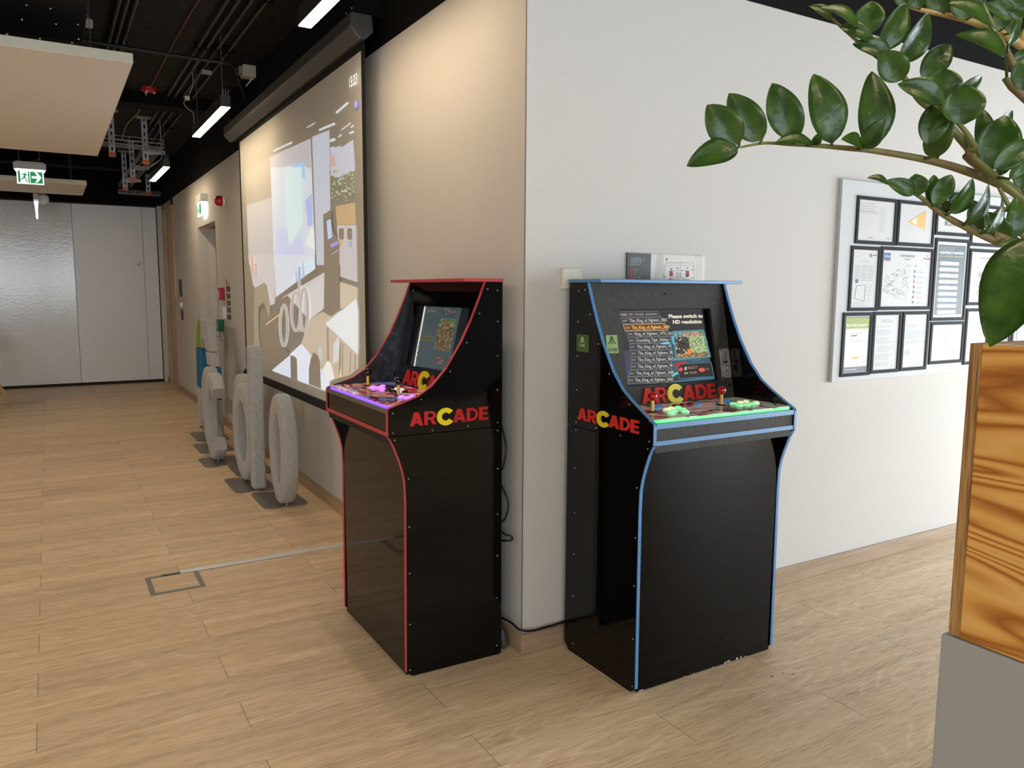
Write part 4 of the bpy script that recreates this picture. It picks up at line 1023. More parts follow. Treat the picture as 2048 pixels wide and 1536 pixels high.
r = thing('ring_speaker', 'small round speaker with pale ring under the far raft', 'speaker', (-1.61, 10.2, 2.72))
MB().lathe([(.045, 0), (.075, .0), (.080, .012), (.045, .012)], (0, 0, 0), (0, -1, 0), 24).build('ring', mat('grey_ring', rgb(225, 225, 225), .5), r)
MB().lathe([(.046, -.06), (.046, .004), (0, .004)], (0, 0, 0), (0, -1, 0), 24).build('cone', M_darkin, r)
MB().tube([(0, .03, .04), (0, .03, CEIL-2.72)], .006, 6).build('mounting_rod', M_blackmetal, r)
# wall-mounted exit sign
r = thing('wall_exit_sign', 'lit exit sign mounted flat on the left wall above the recess', 'exit sign', (0, 7.08, 2.33))
MB().box((-.075, -.16, .155), (0, .16, .245)).build('housing', M_white, r, bevel=.004)
MB().box((-.065, -.14, 0), (-.050, .14, .155)).build('lit_panel', mat('bright_sign_panel', (1, 1, 1), .4, emit=(.92, 1, .96), estr=1.8), r)
mb = MB(); mb.box((-.0665, -.12, .02), (-.066, -.0, .14)); mb.box((-.0665, .02, .02), (-.066, .05, .14)); mb.box((-.0665, .09, .02), (-.066, .125, .14)); mb.prism([(-.0665, .05, .03), (-.0665, .09, .06), (-.0665, .08, .13), (-.0665, .06, .10)], (.0005, 0, 0)); mb.build('green_pictogram', M_green, r)
# siren
r = thing('fire_siren', 'round red fire alarm siren on the left wall beside the screen', 'siren', (0, 5.97, 2.40))
MB().lathe([(.055, 0), (.055, .02)], (0, 0, 0), (-1, 0, 0), 24).build('base', M_white, r)
MB().lathe([(.052, .02), (.055, .04), (.048, .075), (.03, .09), (0, .093)], (0, 0, 0), (-1, 0, 0), 24).build('sounder', M_red, r)
MB().lathe([(.014, .09), (.012, .100), (0, .101)], (0, 0, .0), (-1, 0, 0), 12).build('lens', mat('clear_lens', rgb(220, 170, 170), .1), r)
# call point + notice + lower box + door release
r = thing('fire_call_point', 'red break-glass fire call point on the left wall', 'call point', (0, 6.17, 1.445))
MB().box((-.055, -.06, -.065), (0, .06, .065)).build('housing', M_red, r, bevel=.006)
MB().box((-.058, -.035, -.035), (-.055, .035, .03)).build('glass', mat('pale_glass', rgb(226, 190, 190), .1), r)
mb = MB(); mb.col = rgb(206, 200, 192); mb.box((-.003, 5.78, 1.16), (0, 6.02, 1.62))
for j in range(5):
    mb.col = rgb(72, 78, 86); mb.box((-.0036, 5.80, 1.18+j*.072), (-.003, 5.90, 1.235+j*.072)); mb.box((-.0036, 5.91, 1.18+j*.072), (-.003, 5.99, 1.235+j*.072))
for j in range(4): mb.col = rgb(130, 126, 120); mb.box((-.0036, 5.80, 1.56-j*.014), (-.003, 5.99-.02*(j % 2), 1.565-j*.014))
mb.col = rgb(170, 60, 60); mb.box((-.0036, 5.96, 1.50), (-.003, 6.0, 1.60))
tag(mb.build('notice', M_print), 'printed notice with grey blocks beside the red call point', 'notice')
tag(MB().box((-.03, 6.06, 1.18), (0, 6.14, 1.31)).build('wall_box', M_white, None, bevel=.005), 'small white box under the red call point', 'wall box')
r = thing('door_release', 'green door release box on the left wall above the tall felt letter', 'door release', (0, 6.27, 1.10))
MB().box((-.06, -.06, -.06), (0, .06, .07)).build('housing', mat('release_green', rgb(22, 112, 70), .4), r, bevel=.004)
MB().box((-.061, -.03, -.03), (-.06, .03, .035)).build('glass', mat('green_glass', rgb(60, 150, 100), .1), r)
r = thing('door_handle_plate', 'small metal lock by the recess door', 'lock', (0, 6.44, .98))
MB().box((-.012, -.02, -.05), (0, .02, .05)).build('plate', M_steel, r); MB().tube([(-.012, 0, 0), (-.04, 0, 0)], .008, 8).build('knob', M_steel, r)
# switches by the oak door
tag(MB().box((-.02, 9.20, 1.39), (0, 9.34, 1.63)).build('card_reader', M_blackmetal, None, bevel=.003), 'tall black card reader beside the oak door', 'card reader')
tag(MB().lathe([(.045, 0), (.045, .015), (.03, .035), (0, .04)], (0, 9.22, 1.27), (-1, 0, 0), 16).build('door_button', M_white), 'white round button between two black switches', 'button')
tag(MB().box((-.015, 9.17, 1.06), (0, 9.30, 1.20)).build('light_switch', M_blackmetal, None, bevel=.003), 'square black switch under the white round button', 'switch')
tag(MB().box((-.012, 10.84, .36), (0, 10.93, .48)).build('wall_socket', M_white, None, bevel=.003), 'white wall socket low down beside the partition', 'socket')

# ------------------------------------------------------------------ ceiling services
def pipe(name, pts, r_, m_, label, cat, group=None):
    return tag(MB().tube(pts, r_, 8).build(name, m_), label, cat, group)
for i, x in enumerate((-.54, -.478, -.405, -.32)):
    pipe('conduit', [(x, -2, CEIL-.04), (x, 10.8, CEIL-.03)], .014, M_blackmetal, 'black pipe of the group of four running along the ceiling above the lamps', 'pipe', 'four black pipes above the lamps')
for i, x in enumerate((-1.125, -1.08, -1.03)):
    pipe('conduit', [(x, -2, CEIL-.03), (x, 10.8, CEIL-.03)], .013, M_blackmetal, 'black conduit of the group of three on the ceiling above the big raft edge', 'pipe', 'three black conduits above the raft')
for y in (-.4, 1.1, 2.6, 3.85, 5.6, 7.2, 8.8):
    tag(MB().box((-.57, y, CEIL-.052), (-.29, y+.02, CEIL)).build('pipe_clamp', M_black), 'black clamp holding the four ceiling pipes', 'pipe clamp', 'clamps on the four pipes')
    tag(MB().box((-1.15, y+.3, CEIL-.05), (-1.0, y+.32, CEIL)).build('pipe_clamp', M_black), 'black clamp holding the three ceiling conduits', 'pipe clamp', 'clamps on the three conduits')
cord('cross_conduit', [(-1.9, 4.02, CEIL-.075), (-1.29, 4.02, CEIL-.075), (-.58, 4.06, CEIL-.075), (-.26, 4.08, CEIL-.075), (-.18, 4.26, CEIL-.09), (-.04, 4.6, 3.1)], .014, M_blackmetal, 'black conduit crossing the ceiling towards the wall box', 'conduit')
cord('alarm_cable', [(-.60, 1.2, CEIL-.02), (-.683, 2.79, CEIL-.02), (-.703, 4.0, CEIL-.02), (-.71, 5.55, CEIL-.025)], .005, mat('red_cable', rgb(120, 62, 58), .5), 'red alarm cable clipped along the dark ceiling to the detector', 'cable')
cord('grey_ceiling_cable', [(-.72, 5.6, CEIL-.03), (-.70, 6.6, CEIL-.02), (-.75, 7.4, CEIL-.02), (-.74, 8.2, CEIL-.05)], .006, M_cablew, 'thin grey cable continuing past the detector towards the trays', 'cable')
r = thing('fire_detector', 'red smoke detector base on the dark ceiling', 'detector', (-.708, 5.56, CEIL))
MB().lathe([(.075, 0), (.075, -.03), (.05, -.04)], (0, 0, 0), (0, 0, 1), 20).build('base', M_red, r)
for q in range(3): MB().ball((.045*math.cos(q*2.1), .045*math.sin(q*2.1), -.04), .012, 8).build('clip', M_white, r)
# beams and bulkheads
struct('trim_8', MB().box((-6.5, 5.75, CEIL-.11), (-.0, 6.02, CEIL)), M_black)
struct('trim_9', MB().box((-6.5, 9.6, CEIL-.22), (-.0, 9.9, CEIL)), M_black)
# duct at the upper left
r = thing('air_duct', 'black perforated air duct box above the large raft', 'air duct', (-2.35, 2.55, CEIL))
MB().box((-1.15, -.55, -.36), (1.0, .45, -.02)).build('duct_body', M_blackmetal, r, bevel=.004)
MB().box((-1.15, -.60, -.375), (1.02, -.54, -.345)).build('flange', M_case, r)
for i, (u, v) in enumerate([(53, 10), (101, 17), (44, 39), (112, 48), (156, 49), (14, 68), (80, 77), (157, 78), (144, 85)]):
    P = on_y(u, v, 1.998); MB().ball(P-Vector((-2.35, 2.55, CEIL)), .005, 8).build('rivet', M_screw, r)
r = thing('flexible_hose', 'black ribbed flexible hose leading to the air duct', 'hose', (-1.30, 2.35, CEIL))
mb = MB(); 
pts = [(-.08+.002*i, .0, -.02-.012*i) for i in range(16)]
mb.tube(pts, [.050 if i % 2 else .044 for i in range(16)], 16); mb.build('hose_body', M_blackmetal, r)
MB().box((-.14, -.06, -.26), (-.0, .06, -.20)).build('collar', M_blackmetal, r)
r = thing('junction_box', 'small white junction box hanging by a cable above the raft', 'junction box', (-1.29, 3.42, 3.23))
MB().box((-.022, -.02, -.025), (.022, .02, .025)).build('box_body', M_offwhite, r, bevel=.003)
MB().tube([(0, 0, .025), (-.01, .0, .06), (-.035, .0, .12)], .004, 6).build('lead', M_cablew, r)
r = thing('motion_sensor', 'pale boxy sensor on a bracket beneath the black wall band', 'sensor', (-.145, 4.02, 3.22))
MB().box((-.05, -.05, -.045), (.05, .05, .045)).build('sensor_body', mat('beige_plastic', rgb(186, 180, 164), .5), r, bevel=.004)
MB().box((-.075, -.03, -.03), (-.05, .03, .03)).build('cable_block', mat('brown_block', rgb(140, 116, 92), .5), r)
MB().tube([(.03, 0, -.045), (-.02, .0, -.11)], .005, 6).build('bracket_arm', M_white, r); MB().tube([(0, 0, .045), (0, 0, .11)], .006, 6).build('mounting_rod', M_blackmetal, r)
for (u, v, y, lb) in ((413, 144, 4.45, 'grey cable connector hanging near the second lamp'), (342, 237, 7.9, 'grey cable connector hanging near the farthest lamp')):
    P = on_y(u, v, y); r = thing('cable_connector', lb, 'connector', P)
    MB().box((-.04, -.02, -.018), (.04, .02, .014)).build('connector_body', mat('pale_grey_plastic', rgb(150, 150, 146), .5), r, bevel=.004)
    MB().tube([(.025, 0, .012), (.032, 0, .03), (.03, 0, CEIL-P.z)], .008, 8).build('socket_stem', M_blackmetal, r)
P = on_y(375, 200, 4.6); 
cord('lamp_lead', [(P.x+.05, 4.6, CEIL-.05), (P.x+.045, 4.6, P.z+.12), (P.x+.0, 4.6, P.z+.02), (P.x-.03, 4.6, P.z-.03), (P.x+.0, 4.6, P.z-.07), (P.x+.04, 4.6, P.z-.10), (P.x+.045, 4.6, 2.89)], .004, M_cablew, 'grey wavy lead dropping from the ceiling to the second lamp', 'cable')
tag(MB().box((P.x-.02, 4.585, P.z+.0), (P.x+.015, 4.615, P.z+.03)).build('terminal_block', M_offwhite), 'cream connector block on the wavy lamp lead', 'connector')

# cable trays with slotted channel hangers
def tray_hanger(u, vtop, vbot, y, label, arm=0):
    """vertical slotted channel with an orange end cap, hanging from the ceiling"""
    Pb = on_y(u, vbot, y); r = thing('channel_hanger', label, 'hanger', (Pb.x, y, Pb.z)); H = CEIL-Pb.z
    w = .030
    ch = MB(); 
    n = max(3, int(H/.075)); hz = (H-.03)/n
    ch.box((-w, -.004, .03), (-w*.3, 0, H)); ch.box((w*.3, -.004, .03), (w, 0, H)); ch.box((-w, 0, .03), (-w+.004, .03, H)); ch.box((w-.004, 0, .03), (w, .03, H))
    for i in range(n): z = .03+i*hz; ch.box((-w*.3, -.004, z), (w*.3, 0, z+hz*.42))
    ch.build('slotted_channel', M_steel, r)
    MB().box((-w-.003, -.008, 0), (w+.003, .034, .045)).build('end_cap', mat('orange_cap', rgb(206, 92, 48), .4), r)
    MB().box((-.075, -.05, H-.012), (.075, .06, H)).build('ceiling_plate', M_steel, r)
    if arm:
        mb = MB(); mb.prism([(w, 0, arm), (w, 0, arm+.07), (w+.17, 0, arm+.055), (w+.17, 0, arm+.02)], (0, .02, 0)); mb.build('cantilever_arm', M_steel, r)
    return r
tray_hanger(225, 240, 313, 6.75, 'slotted steel hanger at the raft edge, leftmost of the near pair')
tray_hanger(292, 240, 328, 6.95, 'longest slotted steel hanger with an orange cap, right of the near pair', .10)
tray_hanger(266, 290, 361, 8.55, 'slotted steel hanger behind the wire tray, in the middle of the group', .13)
tray_hanger(251, 340, 380, 9.45, 'slotted steel hanger lowest and farthest left of the group', .10)
tray_hanger(297, 372, 389, 10.2, 'short-looking slotted hanger just left of the farthest lamp')
def wire_tray(name, label, A, B, side, hgt=.06, rungs=12):
    A, B, side = Vector(A), Vector(B), Vector(side); mb = MB(); up = Vector((0, 0, 1))
    rails = [side*0+up*hgt, side*0+up*hgt*.5, side*0, side*.33, side*.66, side, side+up*hgt*.5, side+up*hgt]
    for r_ in rails: mb.tube([A+r_, B+r_], .0035, 6)
    for i in range(rungs+1):
        P = A.lerp(B, i/rungs); mb.tube([P+up*hgt, P, P+side, P+side+up*hgt], .003, 5, smooth=False)
    return tag(mb.build(name, M_steel), label, 'cable tray')
wire_tray('wire_cable_tray', 'wire mesh cable tray crossing from the raft to the farthest lamp', (-2.6, 6.60, 2.99), (-.47, 6.66, 2.99), (0, .22, 0), .085, 13)
wire_tray('wire_cable_tray', 'wire mesh cable tray running away along the ceiling under the hangers', (-.62, 7.0, 3.0), (-.62, 10.6, 3.0), (.16, 0, 0), .05, 18)
wire_tray('wire_cable_tray', 'farthest wire mesh tray turning towards the wall', (-.62, 10.62, 2.92), (-.05, 10.66, 2.92), (0, .16, 0), .05, 5)
cord('drop_cable', [(-.47, 6.85, CEIL), (-.468, 6.85, 3.1), (-.465, 6.82, 2.97), (-.48, 6.80, 2.90), (-.55, 6.80, 2.84), (-.60, 6.82, 2.80)], .007, M_cablew, 'grey cable dropping from the ceiling through the tray end', 'cable')

# right-hand ceiling area: ducts above the wall edge
r = thing('ventilation_duct', 'dark rectangular duct along the ceiling above the notice board wall', 'duct', (4.0, -.42, CEIL))
MB().box((-2.4, -.22, -.26), (3.0, .28, -.02)).build('duct_body', M_black, r, bevel=.005)
for x in (-1.6, -.4, .8, 2.0): MB().box((x, -.235, -.275), (x+.03, .295, -.005)).build('flange', M_blackmetal, r)
cord('black_hose', [(1.2, -.75, CEIL-.05), (1.8, -.78, CEIL-.14), (2.3, -.75, CEIL-.10), (2.9, -.9, CEIL-.08)], .03, M_blackmetal, 'black hose sagging under the ceiling above the right wall', 'hose')

# ------------------------------------------------------------------ right wall things
r = thing('thermostat', 'square cream wall thermostat with round dial left of the blue-edged cabinet', 'thermostat', (.210, 0, 1.549))
MB().box((-.048, -.022, -.041), (.048, 0, .041)).build('housing', M_offwhite, r, bevel=.003)
MB().lathe([(.018, .022), (.018, .034), (.015, .037), (0, .037)], (.022, 0, -.016), (0, -1, 0), 20).build('dial', M_white, r)
MB().box((.033, -.0235, .028), (.037, -.022, .031)).build('indicator', M_blacktext, r)
# floor directory sign
r = thing('floor_plan_sign', 'floor plan sign, black strip left and pale plan right, above the blue-edged cabinet', 'sign', (.50, 0, 1.36))
MB().box((0, -.008, 0), (.130, 0, .302)).build('black_panel', mat('black_sign_panel', rgb(46, 44, 44), .4), r)
MB().box((.1305, -.006, 0), (.448, 0, .300)).build('pale_panel', mat('pale_sign_panel', rgb(212, 206, 196), .4), r)
cS = crop(1200, 490, 6.4)
mb = MB(); 
def stxt(s, a, b, w, h, col):
    mb.col = col; p_ = on_y(*cS(a, b), -.0085)-Vector((.50, 0, 1.36)); put_text(mb, s, (p_.x, -.0085, p_.z), (1, 0, 0), (0, 0, 1), w, h, .01)
for s, b, w in (('UL. SLOMINSKIEGO  1/2', 178, .075), ('STREFA PRZYJAZNA  102', 205, .078), ('ANGELINA  108', 230, .058), ('PRALNIA  207', 257, .053)): stxt(s, 390, b, w, .0052, (.6, .6, .58))
for j in range(4): mb.col = rgb(196, 70, 74); q = on_y(*cS(388, 292+j*40), -.0085)-Vector((.50, 0, 1.36)); mb.box((q.x, -.0090, q.z-.013), (q.x+.010, -.0084, q.z)); 
for j, w in enumerate((.028, .016, .016, .042)): mb.col = (.4, .4, .38); q = on_y(*cS(425, 308+j*34), -.0085)-Vector((.50, 0, 1.36)); mb.box((q.x, -.0090, q.z-.002), (q.x+w, -.0084, q.z))
mb.build('sign_print', M_print, r)
mb = MB()
def pline(a, b, c_, d_, col=rgb(104, 90, 86), w=.0011):
    p_ = on_y(*cS(a, b), -.006)-Vector((.50, 0, 1.36)); q = on_y(*cS(c_, d_), -.006)-Vector((.50, 0, 1.36)); t_ = (q-p_); n_ = Vector((-t_.z, 0, t_.x)).normalized()*w/2
    mb.col = col; mb.prism([(p_+n_).xz.to_3d() if False else Vector(((p_+n_).x, -.0062, (p_+n_).z)), Vector(((q+n_).x, -.0062, (q+n_).z)), Vector(((q-n_).x, -.0062, (q-n_).z)), Vector(((p_-n_).x, -.0062, (p_-n_).z))], (0, -.0004, 0))
for l in ((845, 228, 1195, 225), (1195, 225, 1210, 440), (845, 228, 805, 440), (1028, 228, 1028, 300), (985, 300, 1028, 300), (940, 330, 1140, 330), (940, 378, 1100, 378), (940, 420, 1110, 420), (1010, 340, 1010, 415), (875, 440, 1150, 440)): pline(*l)
for l in ((860, 262, 1000, 258), (1060, 262, 1180, 262)): pline(*l, rgb(170, 150, 146), .0016)
for k_ in range(7): pline(735+k_*15-k_*3, 120, 700+k_*18, 440, rgb(190, 186, 178), .0007); 
for k_ in range(4): pline(1225+k_*24, 130, 1240+k_*22, 440, rgb(192, 188, 180), .0007)
for a, b in ((890, 335), (1098, 335)):
    for k_ in range(6): pline(a, b+k_*12, a+42, b+k_*12+4, rgb(198, 96, 96), .0055)
for a, b, c_ in ((985, 298, 0), (1120, 298, 0), (985, 362, 0), (1030, 362, 0), (985, 400, 0), (1030, 400, 0), (1175, 318, 0), (1180, 420, 0), (825, 408, 0), (1045, 328, 1), (853, 175, 0), (853, 190, 0)): pline(a-6, b, a+8, b, rgb(76, 70, 66) if not c_ else rgb(80, 120, 70), .005)
for a, b in ((912, 310), (900, 435), (1115, 400)): pline(a-12, b, a+12, b, rgb(150, 40, 44), .005)
mb.build('plan_print', M_print, r)

# notice board and its framed papers
nb = thing('notice_board', 'large white notice board on the right wall behind the plant', 'notice board', (1.857, -.001, 1.036))
MB().box((0, -.020, 0), (2.35, 0, 1.034)).build('board', mat('white_board_face', rgb(204, 206, 207), .6, spec=.2), nb, bevel=.002)
YB = -.020
M_frame = mat('black_document_frame', rgb(40, 41, 44), .7, spec=.15)
def rows(mb, x0, x1, z1, z0, n, col, h=.003, ind=0, rr=random.Random(9)):
    for i in range(n):
        z = z1-(z1-z0)*i/max(1, n-1); mb.col = col; x = x1-(x1-x0)*rr.choice((0, 0, .05, .12, .3))
        B_(mb, x0+ind, z-h/2, x, z+h/2, col)
def frame(x0, x1, z0, z1, label, content, fw_=.018, paper=rgb(202, 201, 199)):
    r = thing('document_frame', label, 'framed document', (x0, YB, z0), 0, None); w, h = x1-x0, z1-z0
    mb = MB(); y0, y1 = -.008, 0
    mb.box((0, y0, 0), (w, y1, fw_)); mb.box((0, y0, h-fw_), (w, y1, h)); mb.box((0, y0, fw_), (fw_, y1, h-fw_)); mb.box((w-fw_, y0, fw_), (w, y1, h-fw_)); mb.build('frame', M_frame, r)
    pa = MB().box((fw_, -.003, fw_), (w-fw_, 0, h-fw_)).build('paper', mat('paper_%d' % int(sum(paper)*1000), paper, .6), r)
    LAY[0] = 0; mb = MB(); mb.col = (.3, .3, .3); content(mb, w, h)
    if mb.v:
        for p_ in mb.v: p_.y -= .0031
        mb.build('print', M_print, r)
GR = rgb(150, 150, 152); DG = rgb(90, 92, 96)
def T_(mb, s, x, z, w, h, col, bold=.01, center=False): mb.col = col; LAY[0] += 1; put_text(mb, s, (x, -.0004-.00002*(LAY[0] % 60), z), (1, 0, 0), (0, 0, 1), w, h, bold, center)
def B_(mb, x0, z0, x1, z1, col):
    LAY[0] += 1; mb.col = col; y = -.0004-.00002*(LAY[0] % 60); mb.add([(x0, y, z0), (x1, y, z0), (x1, y, z1), (x0, y, z1)], [(0, 1, 2, 3)] if (x1-x0)*(z1-z0) > 0 else [(3, 2, 1, 0)])
def f1(mb, w, h):
    rows(mb, .03, .19, h-.05, h-.085, 4, GR, .002); B_(mb, .03, h-.035, .15, h-.037, GR); B_(mb, .03, h-.075, .15, h-.077, GR); rows(mb, .03, .14, h-.11, h-.17, 6, rgb(190, 190, 190), .002); rows(mb, .20, .25, h-.05, .07, 22, rgb(190, 190, 190), .002)
    B_(mb, .11, .032, .145, .037, GR); B_(mb, .26, .032, .29, .037, GR)
def f2(mb, w, h):
    rows(mb, .03, .29, h-.04, h-.14, 9, rgb(196, 196, 200), .0015)
    mb.col = rgb(222, 178, 96); mb.prism([(.09, -.0004, h-.115), (.245, -.0004, h-.045), (.25, -.0004, h-.145)], (0, -.0004, 0))
    mb.col = rgb(236, 226, 200); mb.prism([(.12, -.0008, h-.109), (.17, -.0008, h-.085), (.172, -.0008, h-.125)], (0, -.0004, 0))
    B_(mb, .245, h-.15, .25, h-.045, rgb(176, 92, 92)); rows(mb, .03, .29, h-.16, .05, 5, rgb(206, 206, 200), .004)
def f3(mb, w, h): T_(mb, 'BOARD', .09, .055, .15, .026, rgb(50, 50, 54), .012)
def f4(mb, w, h):
    for i in range(7): B_(mb, .10+i*.03, h-.045, .118+i*.03, h-.036, rgb(60, 60, 64))
    rr = random.Random(2)
    for i in range(40): x, z = rr.uniform(.03, w-.04), rr.uniform(.03, h-.07); B_(mb, x, z, x+rr.uniform(.004, .02), z+rr.uniform(.002, .008), [GR, DG, rgb(190, 180, 170)][rr.randrange(3)])
def f5(mb, w, h):
    mb.col = rgb(40, 40, 44); 
    for q in ring(.165, h-.045, .009, .005, 0, 360, 12): mb.prism([(a, -.0004, b) for a, b in q], (0, -.0004, 0))
    B_(mb, .18, h-.047, .215, h-.042, DG); B_(mb, .04, h-.055, .075, h-.053, rgb(180, 160, 120)); rows(mb, .09, .16, h-.075, h-.08, 2, GR, .0015)
    for r_ in range(7):
        for c_ in range(3): B_(mb, .04+c_*.055, h-.10-r_*.012, .085+c_*.055, h-.105-r_*.012, rgb(160, 160, 162))
    B_(mb, .05, h-.19, .07, h-.17, rgb(70, 76, 90))
    q = [(.05, h-.27), (.06, h-.205), (.135, h-.20), (.13, h-.285)]
    for a, b in zip(q, q[1:]+q[:1]): mb.col = DG; t_ = Vector((b[0]-a[0], b[1]-a[1])).normalized()*.001; mb.prism([(a[0]-t_.y, -.0004, a[1]+t_.x), (b[0]-t_.y, -.0004, b[1]+t_.x), (b[0]+t_.y, -.0004, b[1]-t_.x), (a[0]+t_.y, -.0004, a[1]-t_.x)], (0, -.0004, 0))
    rows(mb, .15, .19, h-.20, h-.28, 7, GR, .002); rows(mb, .03, .17, .045, .03, 3, GR, .0015)
def f6(mb, w, h):
    B_(mb, .03, h-.07, .085, h-.032, rgb(42, 86, 134)); T_(mb, 'Colliers', .033, h-.055, .048, .011, rgb(235, 238, 240)); B_(mb, .03, h-.075, .085, h-.071, rgb(160, 50, 60))
    T_(mb, 'PLAN EWAKUACJI', w/2, h-.050, .125, .012, DG, .005, True); T_(mb, 'Poziom 04', w/2, h-.066, .05, .008, DG, .005, True); T_(mb, 'Proservi', w-.085, h-.060, .060, .012, rgb(180, 44, 48)); T_(mb, 'A', w-.06, h-.045, .012, .012, rgb(180, 44, 48))
    rr = random.Random(8); O = [(.04, .10), (.045, h-.16), (.26, h-.09), (.245, .045)]; I = [(.11, .13), (.115, h-.19), (.20, h-.15), (.195, .10)]
    for P_ in (O, I):
        for a, b in zip(P_, P_[1:]+P_[:1]):
            d_ = Vector((b[0]-a[0], b[1]-a[1])); n_ = int(d_.length/.012)
            for i in range(n_): x, z = a[0]+d_.x*i/n_, a[1]+d_.y*i/n_; B_(mb, x, z, x+.008, z+.0015, GR)
    for i in range(170):
        t_ = rr.random()*4; s_ = int(t_); f_ = t_-s_; a, b = O[s_], O[(s_+1) % 4]; c_, d_ = I[s_], I[(s_+1) % 4]; g = rr.random()
        x = (a[0]*(1-f_)+b[0]*f_)*(1-g)+(c_[0]*(1-f_)+d_[0]*f_)*g; z = (a[1]*(1-f_)+b[1]*f_)*(1-g)+(c_[1]*(1-f_)+d_[1]*f_)*g
        B_(mb, x, z, x+rr.uniform(.002, .009), z+rr.uniform(.001, .006), rgb(*[rr.choice((110, 140, 160))]*3))
    T_(mb, 'LEGENDA', .30, h-.10, .03, .006, GR)
    for i in range(7): B_(mb, .305, h-.135-i*.028, .317, h-.120-i*.028, [rgb(90, 96, 90), rgb(120, 120, 120), rgb(190, 90, 90), rgb(190, 60, 60), rgb(60, 90, 70), rgb(190, 50, 50), rgb(110, 120, 110)][i]); B_(mb, .34, h-.129-i*.028, .385, h-.127-i*.028, GR); B_(mb, .335, h-.134-i*.028, .39, h-.132-i*.028, GR)
def f7(mb, w, h):
    B_(mb, .035, .035, w-.035, h-.035, rgb(76, 84, 90)); T_(mb, '10 NAJWAŻNIEJSZYCH OBOWIĄZKÓW', .045, h-.085, .245, .014, rgb(240, 240, 240), .015); T_(mb, 'które należy spełnić poziomie BHP', .05, h-.102, .235, .009, rgb(196, 196, 120), .005)
    rows(mb, .05, .20, h-.05, h-.06, 2, rgb(150, 156, 160), .002)
    for i in range(10):
        z = h-.140-i*.0345; B_(mb, .06, z-.009, .245, z+.010, rgb(232, 230, 226)); T_(mb, str(i+1), .045 if i < 9 else .040, z-.005, None, .013, rgb(240, 240, 240), .01)
        rows(mb, .068, .23, z+.004, z-.003, 2, rgb(130, 130, 120), .0022); B_(mb, .06, z+.013, .06+.10, z+.015, rgb(150, 156, 160))
def f8(mb, w, h):
    B_(mb, .02, .02, .10, h-.02, rgb(206, 212, 216)); B_(mb, .26, .02, w-.02, h-.02, rgb(206, 212, 216)); T_(mb, 'Food & Organisation', .115, h-.055, .10, .009, rgb(120, 120, 70)); rows(mb, .11, .20, h-.07, h-.09, 3, GR, .002)
    for x, z in ((.20, h-.125), (.11, h-.150), (.155, h-.19), (.20, h-.175), (.20, h-.19), (.20, h-.225)): B_(mb, x, z-.012, x+.036, z+.014, rgb(158, 92, 132))
    for r_ in range(4):
        for c_ in range(2): rows(mb, .115+c_*.045, .15+c_*.045, h-.105-r_*.03, h-.12-r_*.03, 3, rgb(180, 180, 176), .0015)
    mb.col = DG
    for q in ([(.118, h-.225), (.126, h-.185), (.129, h-.185), (.122, h-.225)], [(.118, h-.228), (.150, h-.228), (.150, h-.223), (.118, h-.223)], [(.148, h-.25), (.151, h-.25), (.151, h-.225), (.148, h-.225)]): mb.prism([(a, -.0004, b) for a, b in q], (0, -.0004, 0))
    B_(mb, .105, .055, .25, .095, rgb(166, 184, 112)); B_(mb, .112, .058, .20, .075, rgb(232, 232, 226))
def f9(mb, w, h):
    B_(mb, .022, .022, w-.022, h-.022, rgb(96, 102, 106)); B_(mb, .028, h-.085, w-.022, h-.028, rgb(146, 160, 40)); T_(mb, 'See it. Sort it. Report it!', .035, h-.072, w-.07, .014, rgb(244, 244, 240), .015)
    B_(mb, .030, .050, w-.028, h-.085, rgb(230, 230, 228)); T_(mb, 'Do sprawozdania', .075, h-.112, .09, .008, rgb(74, 90, 130)); B_(mb, .075, h-.125, .125, h-.118, rgb(74, 90, 130)); rows(mb, .06, .19, h-.142, h-.154, 2, GR, .0022)
    B_(mb, .09, .092, .145, .103, rgb(220, 160, 50)); rows(mb, .07, .17, .08, .066, 3, rgb(180, 180, 180), .0015); B_(mb, .035, .034, .135, .038, rgb(200, 200, 200))
def f10(mb, w, h):
    rows(mb, .07, .18, h-.045, h-.055, 2, DG, .0025); rr = random.Random(4)
    for i in range(20):
        z = h-.08-i*.011
        if i % 4 == 1: continue
        B_(mb, .035+(.012 if 8 < i < 13 else 0), z-.0012, .035+rr.uniform(.10, .175), z+.0012, GR)
    B_(mb, .17, .035, .20, .037, GR)
def f11(mb, w, h):
    B_(mb, .035, h-.05, .055, h-.048, GR)
    for a, b in ((h-.075, 3), (h-.105, 8), (h-.165, 4)):
        for i in range(b): B_(mb, .035, a-i*.0065-.001, .035+(.175 if i < b-1 else .09), a-i*.0065+.001, rgb(160, 162, 166))
    rows(mb, .035, .09, h-.215, h-.24, 5, GR, .002); B_(mb, .08, .027, .17, .029, GR)
def f12(mb, w, h): B_(mb, .05, h-.060, .29, h-.058, GR); B_(mb, w/2-.03, h-.10, w/2+.01, h-.095, GR); rows(mb, .12, .22, h-.145, h-.158, 3, GR, .0018); rows(mb, .03, .07, .055, .03, 4, rgb(186, 186, 186), .0015)
def f13(mb, w, h):
    B_(mb, .035, h-.045, .075, h-.043, GR)
    for z in (h-.09, h-.105, h-.12): B_(mb, .04, z, .18, z+.0018, GR)
    B_(mb, .10, h-.142, .13, h-.140, GR); B_(mb, .035, h-.175, .18, h-.173, GR)
def f14(mb, w, h):
    B_(mb, .022, .022, w-.022, h-.022, rgb(84, 84, 92)); rr = random.Random(6)
    for i in range(7):
        for j in range(6): B_(mb, .04+i*.028, .05+j*.045, .058+i*.028, .066+j*.045, rr.choice((rgb(200, 200, 206), rgb(170, 60, 90), rgb(110, 110, 120))))
